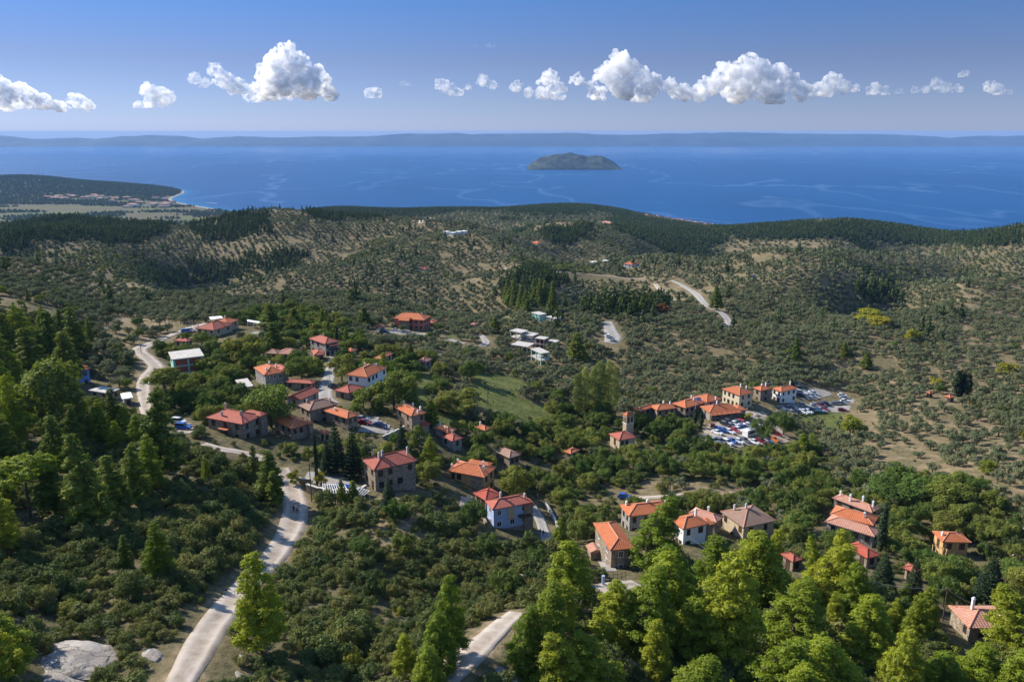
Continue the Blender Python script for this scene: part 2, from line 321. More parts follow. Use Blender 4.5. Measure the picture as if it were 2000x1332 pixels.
ridge_dark = simple('red_ridge_tiles', (.34, .10, .06), .9, .12, 4)
rock = simple('pale_rock', (.40, .36, .32), .95, .25, .35, .2, 0, .6, (.20, .175, .15)); wood_pole = simple('creosoted_pole', (.10, .075, .055), .9)
tyre_m = simple('tyre_rubber', (.02, .02, .02), .8); rim_m = simple('wheel_rim', (.5, .5, .5), .35, .05, 2, .5, .7)
# gravel road
def road_mat(name, a, c, d):
    m, nt = new_mat(name); b = NB(nt); ob = b.n('ShaderNodeTexCoord').outputs['Object']
    col = b.ramp(b.noise(ob, .35, 6, .7), [(.32, a), (.5, c), (.66, d)]); col = b.mix(b.math('MULTIPLY', b.noise(ob, 3, 4, .8), .75), col, a)
    at = b.n('ShaderNodeAttribute', attribute_name='lane'); tr = b.ramp(at.outputs['Fac'], [(.0, (0, 0, 0)), (.12, (.0, .0, .0)), (.24, (1, 1, 1)), (.38, (.2, .2, .2)), (.5, (0, 0, 0)), (.62, (.2, .2, .2)), (.76, (1, 1, 1)), (.88, (0, 0, 0))])
    col = b.mix(b.math('MULTIPLY', tr, .5), col, tuple(min(.75, x * 1.15) for x in d))
    p = b.n('ShaderNodeBsdfPrincipled'); b.l(col, p.inputs['Base Color']); p.inputs['Roughness'].default_value = .95; p.inputs['Specular IOR Level'].default_value = .1
    bp = b.n('ShaderNodeBump'); bp.inputs['Strength'].default_value = .5; b.l(b.noise(ob, 1.4, 5, .7), bp.inputs['Height']); b.l(bp.outputs[0], p.inputs['Normal']); b.out(p.outputs[0]); return m
gravel_m = road_mat('pale_gravel', (.24, .19, .145), (.42, .355, .295), (.54, .475, .41))
paved_m = road_mat('grey_paving', (.24, .22, .20), (.33, .31, .28), (.40, .38, .35))
concrete_slab = WALL['concrete']
# ---------------------------------------------------------------- land use as it appears in the photograph
def poly_mask(P, X, Y):
    P = np.asarray(P, float); ins = np.zeros(np.shape(X), bool); j = len(P) - 1
    for i in range(len(P)):
        c = ((P[i, 1] > Y) != (P[j, 1] > Y)) & (X < (P[j, 0] - P[i, 0]) * (Y - P[i, 1]) / (P[j, 1] - P[i, 1] + 1e-9) + P[i, 0]); ins ^= c; j = i
    return ins
def PP(s): return [tuple(map(float, p.split(','))) for p in s.split()]
OLIVE, MAQ, VIL, SPARSE, PINE, FIELD, RFOR, MEADOW, FLAT, BARE, LPINE = 1, 2, 3, 4, 5, 6, 7, 8, 9, 10, 11
ZONES = [
 (SPARSE, '440,462 600,452 720,462 700,500 600,520 430,512'), (SPARSE, '860,480 1000,490 1020,520 930,560 860,530'), (SPARSE, '1240,545 1320,535 1400,560 1420,600 1400,640 1330,620 1240,600'),
 (SPARSE, '1080,545 1180,548 1180,585 1090,590'), (SPARSE, '0,505 60,505 130,530 230,560 300,560 290,580 160,575 0,540'), (SPARSE, '1420,470 1540,462 1640,475 1560,500 1420,500'),
 (SPARSE, '1850,560 2000,540 2000,690 1880,680'), (SPARSE, '1280,640 1400,650 1500,690 1400,720 1260,700'), (SPARSE, '1000,430 1190,425 1200,450 1080,452 980,445'),
 (SPARSE, '1600,690 1900,700 2000,720 2000,770 1820,770 1640,740'),
 (SPARSE, '1640,790 1720,765 1860,780 2000,850 2000,990 1900,965 1800,925 1700,900 1620,850'),
 (PINE, '255,535 420,512 560,488 598,500 580,520 440,552 280,556'), (PINE, '972,560 1010,538 1060,530 1094,552 1092,600 1040,612 985,600'), (PINE, '1140,595 1220,585 1300,592 1290,618 1150,618'),
 (PINE, '0,436 150,418 330,432 320,462 250,480 170,470 90,478 0,505'), (PINE, '370,448 450,418 530,424 525,455 400,482'), (PINE, '1190,412 1330,430 1420,452 1420,478 1330,498 1240,460'),
 (PINE, '1390,442 1700,430 2000,455 2000,486 1850,478 1700,470 1450,466'), (PINE, '1680,560 1760,550 1760,606 1700,606'), (PINE, '1060,452 1150,445 1160,470 1070,474'), (PINE, '900,398 1210,394 1230,412 1100,418 900,414'),
 (PINE, '600,400 760,405 740,425 620,430'), (PINE, '1680,700 1730,690 1760,720 1700,740'),
 (VIL, '290,700 420,640 560,600 660,620 720,690 850,700 870,760 850,830 960,830 1010,800 1120,790 1230,820 1380,840 1520,870 1600,880 1640,955 1760,940 1900,950 2000,1000 2000,1235 1850,1230 1640,1085 1500,1060 1200,1050 1130,1090 1060,1060 960,1060 900,1000 860,965 740,950 610,960 560,930 420,872 330,860 300,820'),
 (MAQ, '0,700 60,700 130,770 290,830 330,860 420,880 540,935 610,965 740,955 860,970 900,1010 960,1065 1060,1065 1140,1095 1250,1170 1700,1200 1850,1235 2000,1240 2000,1500 -100,1500 -100,700'),
 (LPINE, '-100,596 60,590 110,600 180,640 165,720 210,800 320,860 380,900 300,960 120,1010 -100,1030'),
 (RFOR, '1010,1170 1090,1060 1180,1090 1300,1090 1420,1050 1640,1085 1720,1150 1860,1235 2000,1210 2000,1500 980,1500'),
 (FIELD, '190,660 215,625 300,618 340,640 300,655 240,690'), (FIELD, '410,665 480,655 480,690 420,690'), (FIELD, '1140,980 1240,940 1400,945 1420,960 1530,960 1530,985 1180,990'),
 (MEADOW, '808,722 862,738 852,785 915,812 905,846 838,835 805,775'), (MEADOW, '920,725 1005,730 1034,755 1010,775 1100,805 1070,828 950,815 930,770'), (MEADOW, '868,652 920,648 918,662 880,664'),
 (MEADOW, '1560,808 1650,806 1645,850 1590,835 1545,812'), (MEADOW, '1400,872 1560,862 1560,890 1450,900'), (MEADOW, '960,615 1010,622 990,635'),
 (FLAT, '0,400 200,402 300,400 420,420 440,436 330,440 150,420 0,440'),
 (FIELD, '690,980 800,965 850,1040 800,1090 700,1060'),
]
ZW, ZH, ZS = 284, 202, 8
zx, zy = np.meshgrid((np.arange(ZW) + .5) * ZS - 136, (np.arange(ZH) + .5) * ZS - 100)
ZR = np.full((ZH, ZW), OLIVE)
for code, s in ZONES: ZR[poly_mask(PP(s), zx, zy)] = code
def zone_at(px, py):
    i = np.clip(((py + 100) / ZS).astype(int), 0, ZH - 1); j = np.clip(((px + 136) / ZS).astype(int), 0, ZW - 1); return ZR[i, j]
# ---------------------------------------------------------------- the ground sheet
gPX, gPY = proj(gX, gY, HGT)
jx = (fbm(gX / 12, gY / 12, 3, 21) - .45) * 5000 / gY; jy = (vnoise(gX / 6, gY / 6, 22) - .5) * 1500 / gY
gZ = zone_at(gPX + jx, gPY + jy)
grn = np.isin(gZ, (MEADOW,)) * 1.0 + (gZ == FLAT) * np.clip((fbm(gX / 500, gY / 200, 3, 5) - .42) * 6, 0, 1)
relief = fbm(gX / 270, gY / 210, 4, 3); tan = (gZ == SPARSE) * .85 + (gZ == FIELD) * 1.0 + (gZ == BARE) + (gZ == OLIVE) * np.clip((relief - .38) * 4, .15, .55) + (gZ == PINE) * .1
far = np.clip((gY - 3200) / 600, 0, 1); tan = tan * (1 - far)
rockm = np.zeros_like(tan)
sand = ((HGT > -1.5) & (HGT < 1.3) & (gY > 3000)) * 1.0
cover = np.stack([grn, tan, sand, np.ones_like(tan)], -1).reshape(-1, 4).astype(np.float32)
m, nt = new_mat('soil_and_dry_grass'); b = NB(nt); ob = b.n('ShaderNodeTexCoord').outputs['Object']
at = b.n('ShaderNodeAttribute', attribute_name='cover'); sp = b.n('ShaderNodeSeparateColor'); b.l(at.outputs['Color'], sp.inputs[0])
n1 = b.noise(ob, .045, 6, .65); n2 = b.noise(ob, .6, 5, .7); n3 = b.noise(ob, .16, 4, .6)
base = b.ramp(n2, [(.3, (.060, .062, .028)), (.5, (.115, .100, .052)), (.7, (.18, .145, .085))])
tanc = b.ramp(b.math('ADD', b.math('MULTIPLY', n3, .6), b.math('MULTIPLY', n2, .4)), [(.34, (.08, .085, .035)), (.44, (.17, .14, .075)), (.56, (.27, .20, .12)), (.70, (.40, .31, .20))])
n4 = b.noise(ob, 2.2, 4, .8); grc = b.ramp(b.math('ADD', b.math('MULTIPLY', n3, .35), b.math('MULTIPLY', b.math('ADD', n2, n4), .325)), [(.38, (.05, .06, .02)), (.5, (.105, .125, .035)), (.58, (.16, .165, .055)), (.66, (.25, .21, .10))])
tf = b.math('MULTIPLY', sp.outputs[1], b.math('MULTIPLY', b.math('SUBTRACT', n1, .25), 3.0, True), True)
c = b.mix(tf, base, tanc); c = b.mix(sp.outputs[0], c, grc); c = b.mix(sp.outputs[2], c, (.36, .32, .25))
p = b.n('ShaderNodeBsdfPrincipled'); b.l(c, p.inputs['Base Color']); p.inputs['Roughness'].default_value = .95; p.inputs['Specular IOR Level'].default_value = .08
bp = b.n('ShaderNodeBump'); bp.inputs['Strength'].default_value = .8; bp.inputs['Distance'].default_value = .6; b.l(n2, bp.inputs['Height']); b.l(bp.outputs[0], p.inputs['Normal']); b.out(p.outputs[0])
F = (np.arange(NY - 1)[:, None] * NA + np.arange(NA - 1)[None, :]).ravel(); F = np.stack([F, F + 1, F + 1 + NA, F + NA], -1)
me = np_mesh('terrain', np.stack([gX.ravel(), gY.ravel(), HGT.ravel()], -1), F, [m], True)
TERR = me; at_ = me.attributes.new('cover', 'FLOAT_COLOR', 'POINT'); at_.data.foreach_set('color', cover.ravel())
tag(link('terrain', me), 'rolling hillside of dry soil and grass under the trees down to the coast', kind='structure')
# ---------------------------------------------------------------- the sea
m, nt = new_mat('sea_water'); b = NB(nt); geo = b.n('ShaderNodeNewGeometry').outputs['Position']
mp = b.n('ShaderNodeMapping'); mp.inputs['Scale'].default_value = (1, .45, 1); b.l(geo, mp.inputs[0])
big = b.noise(mp.outputs[0], .00035, 3, .5); mid = b.noise(mp.outputs[0], .0016, 5, .6)
# slicks: thin wandering lines of smoother, paler water
dist = b.n('ShaderNodeTexNoise'); dist.inputs['Scale'].default_value = .0007; dist.inputs['Detail'].default_value = 3; b.l(mp.outputs[0], dist.inputs['Vector'])
sl = b.math('ABSOLUTE', b.math('SUBTRACT', b.noise(dist.outputs['Color'], 2.2, 1, .5), .5)); sl = b.math('MULTIPLY', b.math('SUBTRACT', .026, sl), 38.0, True)
sl = b.math('MULTIPLY', sl, b.math('MULTIPLY', b.math('SUBTRACT', big, .38), 8.0, True))
at = b.n('ShaderNodeAttribute', attribute_name='shallow')
deep = b.ramp(b.math('ADD', b.math('MULTIPLY', big, .6), b.math('MULTIPLY', mid, .4)), [(.38, (.001, .050, .165)), (.62, (.003, .070, .21))])
c = b.mix(at.outputs['Fac'], deep, (.006, .15, .33)); c = b.mix(b.math('MULTIPLY', sl, .11), c, (.10, .22, .42))
p = b.n('ShaderNodeBsdfPrincipled'); b.l(c, p.inputs['Base Color']); p.inputs['IOR'].default_value = 1.33; p.inputs['Specular IOR Level'].default_value = .24
sy_ = b.n('ShaderNodeSeparateXYZ'); b.l(geo, sy_.inputs[0]); fr = b.n('ShaderNodeMapRange'); b.l(b.math('ADD', sy_.outputs[1], b.math('MULTIPLY', mid, 9000.0)), fr.inputs[0]); fr.inputs[1].default_value = 17000; fr.inputs[2].default_value = 23000
calm = b.math('MAXIMUM', sl, fr.outputs[0]); ro = b.n('ShaderNodeMapRange'); b.l(calm, ro.inputs[0]); ro.inputs[3].default_value = .48; ro.inputs[4].default_value = .24; b.l(ro.outputs[0], p.inputs['Roughness'])
bp = b.n('ShaderNodeBump'); bp.inputs['Strength'].default_value = .35; bp.inputs['Distance'].default_value = 6.0; b.l(b.noise(mp.outputs[0], .02, 6, .75), bp.inputs['Height']); b.l(bp.outputs[0], p.inputs['Normal']); b.out(p.outputs[0])
sN = 240; sa = np.linspace(-1.6, 1.6, sN); sy = np.exp(np.linspace(math.log(900), math.log(26000), 220)); SY, SA = np.meshgrid(sy, sa, indexing='ij'); SX = SY * SA
gh = ground(SX, SY); SH = np.where((SY < 7200) & (np.abs(SA) < 1.1), np.clip((gh + 5) / 7, 0, 1), 0) ** 1.6 * (SA < .35)
V = np.stack([SX.ravel(), SY.ravel(), np.full(SX.size, .5)], -1); i0 = (np.arange(219)[:, None] * sN + np.arange(sN - 1)[None, :]).ravel()
me = np_mesh('sea', V, np.stack([i0, i0 + 1, i0 + 1 + sN, i0 + sN], -1), [m]); a_ = me.attributes.new('shallow', 'FLOAT', 'POINT'); a_.data.foreach_set('value', SH.ravel().astype(np.float32))
tag(link('sea', me), 'deep blue sea with pale wandering slicks', kind='structure')
# ---------------------------------------------------------------- far coast and the island
hill_m = simple('distant_wooded_hills', (.035, .045, .030), .95, .35, .0016)
wood_m = simple('island_scrub', (.060, .070, .038), .95, .4, .012, .1, 0, .8)
def ridge_land(name, prof, Yb, depth, mat, label, cat=None, kind=None, nx=500, ny=24, rough=22, seed=0):
    px = np.array([q[0] for q in prof], float); py = np.array([q[1] for q in prof], float)
    X = (np.linspace(px[0], px[-1], nx)); top = np.interp(X, px, py); V = []
    Yc = Yb + depth * .45; xw = (X - 1000) / FPX / CP * Yc; zt = CAMZ - Yc * np.tan(PITCH + np.arctan((top - 666) / FPX)); zt = np.maximum(zt, 2)
    t = np.linspace(0, 1, ny); prof2 = np.clip(np.interp(t, [0, .06, .2, .45, .7, 1], [-.15, .12, .5, 1, .7, -.2]), -1, 1)
    Yg = Yb + depth * t; XX, YY = np.meshgrid(xw, Yg); H = prof2[:, None] * zt[None, :]
    H = H + (fbm(XX / (depth * .12), YY / (depth * .12), 5, seed) - .48) * rough * np.clip(prof2[:, None] * 3, 0, 1) * np.minimum(1, zt / 40)[None, :]
    H += (fbm(XX / 60, YY / 60, 3, seed + 3) - .4) * rough * .2
    H += (fbm(XX / 700, YY * 0 + 3, 4, seed + 9) - .47) * rough * 1.3 * np.clip(prof2[:, None] * 2 - .6, 0, 1) * (kind == 'structure')
    i0 = (np.arange(ny - 1)[:, None] * nx + np.arange(nx - 1)[None, :]).ravel()
    o = link(name, np_mesh(name, np.stack([XX.ravel(), YY.ravel(), H.ravel()], -1), np.stack([i0, i0 + 1, i0 + 1 + nx, i0 + nx], -1), [mat], True))
    return tag(o, label, cat, None, kind)
ridge_land('hills', PP('-900,268 -500,264 -200,270 0,271 45,265 90,267 120,272 200,270 240,272 290,267 345,264 400,267 430,271 500,266 560,269 640,267 740,266 790,262 900,260 930,262 1000,261 1100,260 1150,263 1200,264 1290,261 1340,260 1400,259 1500,261 1600,262 1700,263 1780,267 1800,269 1850,266 1930,266 2000,270 2300,264 2700,266'), 24300, 3800, hill_m, 'long low range of blue hills on the far side of the sea', kind='structure', nx=1400, ny=30, rough=26)
ridge_land('island', PP('1028,325.5 1036,318 1050,309 1070,303 1090,301 1108,298.5 1120,301 1140,305 1165,304 1180,311 1190,319 1198,325.5'), 9250, 720, wood_m, 'low wooded island standing alone in the sea', 'island', None, 260, 60, 26, 40)
# ---------------------------------------------------------------- clear ground kept free of plants
CLR = []            # (x, y, radius)
def clear_line(P, r):
    for i in range(len(P) - 1):
        a, c = np.array(P[i][:2]), np.array(P[i + 1][:2]); k = max(1, int(np.linalg.norm(c - a) / 2))
        for t in range(k + 1): q = a + (c - a) * t / k; CLR.append((q[0], q[1], r))
# ---------------------------------------------------------------- roads
def smooth_line(P, step=1.5):
    P = np.array(P, float); out = []
    for i in range(len(P) - 1):
        p0, p1, p2, p3 = P[max(i - 1, 0)], P[i], P[i + 1], P[min(i + 2, len(P) - 1)]; k = max(2, int(np.linalg.norm(p2[:2] - p1[:2]) / step))
        for t in np.arange(k) / k: out.append(.5 * ((2 * p1) + (p2 - p0) * t + (2 * p0 - 5 * p1 + 4 * p2 - p3) * t * t + (3 * p1 - p0 - 3 * p2 + p3) * t ** 3))
    out.append(P[-1]); return np.array(out)
def road(name, pix, mat, label, step=1.5, lift=.12, margin=.6):
    P = []
    for px, py, w in pix:
        x, y, z = hit(px, py); P.append((x, y, w))
    L = smooth_line(P, step); n = len(L); T = np.gradient(L[:, :2], axis=0); T /= np.linalg.norm(T, axis=1)[:, None] + 1e-9; N = np.stack([-T[:, 1], T[:, 0]], -1)
    K = 9; V = []; tt = np.linspace(-1, 1, K); w = L[:, 2] * .5 * (1 + .16 * (fbm(np.arange(n) * .23, np.zeros(n), 2, 4) - .4)); XX = L[:, 0][:, None] + N[:, 0][:, None] * w[:, None] * tt; YY = L[:, 1][:, None] + N[:, 1][:, None] * w[:, None] * tt
    ZZ = ground(XX, YY); zc = ZZ.mean(1); ZZ = ZZ * .5 + zc[:, None] * .5; ZZ = np.maximum(ZZ, ground(XX, YY)) + lift; ZZ[:, 0] -= .5 + lift; ZZ[:, -1] -= .5 + lift
    V = np.stack([XX.ravel(), YY.ravel(), ZZ.ravel()], -1); i0 = (np.arange(n - 1)[:, None] * K + np.arange(K - 1)[None, :]).ravel()
    me = np_mesh(name, V, np.stack([i0, i0 + K, i0 + K + 1, i0 + 1], -1)[:, ::-1], [mat], True)
    a = me.attributes.new('lane', 'FLOAT', 'POINT'); a.data.foreach_set('value', np.tile((tt + 1) / 2, n).astype(np.float32))
    # make sure the ribbon faces up
    if me.polygons[n].normal.z < 0: me.flip_normals()
    o = tag(link(name, me), label, kind='structure')
    for q in L[::2]:
        if q[1] > 330:
            for e_ in ((4, 8, 12) if q[1] < 450 else (5, 10, 15, 20, 26)): CLR.append((q[0] * (1 - e_ / q[1]), q[1] - e_, q[2] * .5 + margin))
    for q in L: CLR.append((q[0], q[1], q[2] * .5 + margin)); VERGE.append((q[0], q[1], q[2] * .5))
    return L
ROAD = {}; VERGE = []
ROAD['main'] = road('road', [(322, 1385, 4.4), (368, 1300, 4.8), (428, 1205, 5.0), (482, 1142, 5.0), (532, 1090, 5.4), (562, 1045, 6), (576, 1000, 6.6), (573, 965, 6), (562, 938, 5), (552, 915, 4)], gravel_m, 'pale gravel road climbing from the lower left past two walkers')
road('road', [(520, 900, 4), (495, 890, 4.2), (460, 882, 4.4), (425, 877, 4.4), (395, 868, 4)], gravel_m, 'short visible stretch of gravel road below the large stone house')
road('road', [(287, 812, 4), (283, 785, 4.6), (280, 755, 5.4), (288, 735, 6), (305, 718, 7), (288, 700, 7.5), (272, 684, 6.5), (292, 673, 5), (322, 660, 4), (352, 648, 4), (385, 637, 6), (415, 632, 7)], gravel_m, 'winding gravel road on the left ridge leading to the tavern')
road('road', [(845, 1350, 6), (880, 1312, 6.4), (920, 1275, 5.6), (955, 1243, 4.8), (985, 1215, 4.2), (1010, 1196, 3.5)], gravel_m, 'rutted dirt track at the bottom of the slope beside pines', 1.0)
road('road', [(1120, 1178, 5), (1160, 1158, 6), (1200, 1146, 6), (1245, 1140, 4)], gravel_m, 'sandy clearing in front of the house gate', 1.0)
road('path', [(650, 690, 3), (648, 710, 4.2), (643, 735, 5), (636, 758, 6), (634, 778, 7), (650, 790, 6)], paved_m, 'grey paved village street running up between the houses')
road('path', [(1038, 985, 3), (1050, 1005, 3.2), (1060, 1030, 3.4), (1070, 1058, 3.4)], paved_m, 'paved lane beside the pale blue house', 1.0)
road('path', [(1215, 974, 3), (1260, 972, 3), (1300, 970, 3), (1345, 966, 3), (1385, 962, 3)], gravel_m, 'pale track behind the houses in the valley')
road('path', [(1500, 970, 3.5), (1525, 978, 3)], gravel_m, 'short pale track beside the log pile')
road('road', [(735, 648, 5), (770, 650, 7), (800, 653, 7), (835, 652, 5)], paved_m, 'pale forecourt strip in front of the salmon hotel')
road('road', [(876, 662, 4), (905, 672, 5)], paved_m, 'short concrete drive below the hotel lawn')
road('road', [(940, 655, 4), (950, 668, 5), (942, 676, 5)], paved_m, 'pale parking strip beside the olive trees')
road('road', [(1188, 628, 6), (1192, 645, 9), (1197, 660, 11), (1190, 670, 7)], paved_m, 'grey roadside lay-by with white vans')
road('road', [(1312, 548, 4), (1328, 555, 5), (1342, 563, 5.5), (1354, 570, 6.5), (1364, 578, 7), (1372, 588, 7), (1381, 597, 7), (1392, 603, 7), (1405, 609, 7), (1418, 620, 7), (1426, 636, 6)], paved_m, 'pale road curving through the olive groves')
road('path', [(985, 524, 2.6), (1045, 530, 2.6), (1175, 538, 2.6), (1262, 543, 2.6)], gravel_m, 'thin pale track crossing the far olive groves', 3, .25)
road('path', [(822, 437, 9), (842, 432, 9), (848, 426, 9), (832, 421, 9)], gravel_m, 'bend of a far road cut into the hills', 5, .5)
road('path', [(750, 414, 12), (790, 415, 9), (830, 417, 9)], gravel_m, 'far pale road cutting near the coast', 5, .5)
road('path', [(1280, 555, 5), (1300, 575, 5), (1330, 590, 4)], gravel_m, 'dirt track between far olive rows', 3, .2)
def lay_verges():
    near = gY < 480; vx, vy = gX[near], gY[near]; t = np.zeros(len(vx)); wob = fbm(vx / 3.5, vy / 3.5, 3, 77) * 2.6
    for x, y, r in VERGE[::2]:
        if y < 470: w = np.abs(vx - x) < 9; w[w] = np.abs(vy[w] - y) < 9; d = np.hypot(vx[w] - x, vy[w] - y); t[w] = np.maximum(t[w], np.clip((r + wob[w] + .1 - d) / 1.2, 0, 1))
    c = cover.reshape(NY, NA, 4); q = c[near]; q[:, 1] = np.maximum(q[:, 1], t); q[:, 0] *= 1 - t; c[near] = q; TERR.attributes['cover'].data.foreach_set('color', c.ravel())
lay_verges()
def pad(name, s, mat, label, kind='structure', lift=.15):
    """a paved area draped on the ground, cut along a measured outline"""
    P = [hit(px, py) for px, py in PP(s)]; A = np.array(P); x0, x1, y0, y1 = A[:, 0].min(), A[:, 0].max(), A[:, 1].min(), A[:, 1].max()
    bm = bmesh.new(); st = 1.4; nx, ny = int((x1 - x0) / st) + 2, int((y1 - y0) / st) + 2
    gx, gy = np.meshgrid(x0 + np.arange(nx + 1) * st - st, y0 + np.arange(ny + 1) * st - st); g = ground(gx, gy)
    wob = (fbm(gx / 3, gy / 3, 3, 2) - .45) * 1.4
    ins = poly_mask(A[:, :2], gx + wob, gy + wob); fit = np.linalg.lstsq(np.stack([gx[ins], gy[ins], np.ones(ins.sum())], -1), g[ins], rcond=None)[0]
    pl = gx * fit[0] + gy * fit[1] + fit[2]; z = np.maximum(g, pl * .3 + g * .7) + lift
    idx = np.arange(gx.size).reshape(gx.shape); Fs = []
    for i in range(ny):
        for j in range(nx):
            if ins[i, j] and ins[i + 1, j] and ins[i, j + 1] and ins[i + 1, j + 1]: Fs.append((idx[i, j], idx[i, j + 1], idx[i + 1, j + 1], idx[i + 1, j]))
    me = np_mesh(name, np.stack([gx.ravel(), gy.ravel(), z.ravel()], -1), np.array(Fs), [mat], True)
    o = tag(link(name, me), label, kind=kind); bm.free()
    for a_, b_ in zip(gx[ins], gy[ins]): CLR.append((a_, b_, 1.8))
    return o
pad('pavement', '1368,842 1385,828 1420,812 1452,800 1500,806 1512,826 1540,850 1545,866 1480,872 1420,878 1368,866', gravel_m, 'pale gravel surface of the lower car park')
pad('pavement', '1515,792 1560,786 1625,788 1668,792 1660,806 1600,806 1530,812 1508,806', paved_m, 'grey surface of the middle car park row')
pad('pavement', '1555,758 1590,757 1625,766 1628,774 1600,782 1560,782', paved_m, 'pale surface of the upper car park by the white building')
pad('pavement', '1636,772 1672,780 1670,790 1640,790', paved_m, 'small pale turning area at the far end of the car parks')
pad('pavement', '335,846 345,818 362,816 385,834 382,846 350,852', gravel_m, 'small concrete parking bay beside the stone house')
pad('pavement', '588,935 592,920 650,912 680,925 700,955 690,968 640,965 600,945', paved_m, 'pale paved terrace beside the white pergola')
pad('pavement', '690,842 715,812 745,815 775,838 760,852 735,850', paved_m, 'pale parking space between village houses')
pad('pavement', '482,660 490,648 520,648 532,660 520,672 500,672', paved_m, 'small sunlit parking area behind the tavern')
pad('pavement', '885,985 900,965 925,966 935,985 915,996', gravel_m, 'stone terrace before the ochre house')
pad('pavement', '1160,1085 1185,1082 1215,1100 1210,1120 1165,1118', paved_m, 'brick coloured yard beside the tall stone house')
# ---------------------------------------------------------------- buildings
def local_frame(L, Fp, Rp, h, z=None):
    if z is None: fx, fy, z = hit(*Fp, h)
    else: fx, fy, _ = at_z(*Fp, z)
    lx, ly, _ = at_z(*L, z); rx, ry, _ = at_z(*Rp, z)
    e1 = np.array([fx - lx, fy - ly]); e2 = np.array([rx - fx, ry - fy]); a, d = np.linalg.norm(e1), np.linalg.norm(e2)
    t1 = math.atan2(e1[1], e1[0]); t2 = math.atan2(e2[1], e2[0]) - math.pi / 2
    dt = (t2 - t1 + math.pi) % (2 * math.pi) - math.pi; t = t1 + dt * d / (a + d)
    return (fx, fy, z), a, d, t
def slope_roof(a, d, rise, kind='hip', th=.18):
    """roof body in local axes, eaves at z=0: hip, gable (ridge along the longer side) or lean"""
    m = MB(); hx, hy = a / 2, d / 2
    lx = a >= d
    if kind == 'hip':
        if lx: r0, r1 = (-(hx - hy) if hx > hy else 0, 0, rise), ((hx - hy) if hx > hy else 0, 0, rise)
        else: r0, r1 = (0, -(hy - hx), rise), (0, hy - hx, rise)
        ends = True
    else:
        r0, r1 = ((-hx, 0, rise), (hx, 0, rise)) if lx else ((0, -hy, rise), (0, hy, rise))
    c = [(-hx, -hy, 0), (hx, -hy, 0), (hx, hy, 0), (-hx, hy, 0)]; b = [(x, y, -th) for x, y, z in c]
    V = c + [r0, r1] + b
    if lx: F = [(0, 1, 5, 4), (1, 2, 5), (2, 3, 4, 5), (3, 0, 4)]
    else: F = [(1, 2, 5, 4), (2, 3, 5), (3, 0, 4, 5), (0, 1, 4)]
    F += [(6, 9, 8, 7), (0, 6, 7, 1), (1, 7, 8, 2), (2, 8, 9, 3), (3, 9, 6, 0)]
    m.add(V, F); return m, (r0, r1), c
def win(parent, p, face, w=.95, h=1.35, frame=None, name='window', shut=True):
    """face: 'f' the side y=-, 'r' the side x=+, 'l' x=-; p = (along, z) on that side; the piece stands 5 cm proud of the wall"""
    x, y, z, ax = p; m = MB(); g = MB(); t = .08
    if ax == 'x':
        for c, s in (((x - w / 2, y - .03, z), (.12, .1, h + .12)), ((x + w / 2, y - .03, z), (.12, .1, h + .12)), ((x, y - .03, z + h / 2), (w - .12, .1, .12)), ((x, y - .05, z - h / 2), (w - .12, .16, .12)), ((x, y - .02, z), (.06, .08, h - .12))): m.box(c, s)
        g.box((x, y - .005, z), (w - .12, .05, h - .12))
    else:
        for c, s in (((x + .03, y - w / 2, z), (.1, .12, h + .12)), ((x + .03, y + w / 2, z), (.1, .12, h + .12)), ((x + .03, y, z + h / 2), (.1, w - .12, .12)), ((x + .05, y, z - h / 2), (.16, w - .12, .12)), ((x + .02, y, z), (.08, .06, h - .12))): m.box(c, s)
        g.box((x + .005, y, z), (.05, w - .12, h - .12))
    f = m.build(name, frame or shutter, parent); g.build('pane', glass if name == 'window' else dark_wood, f)
HOUSES = []
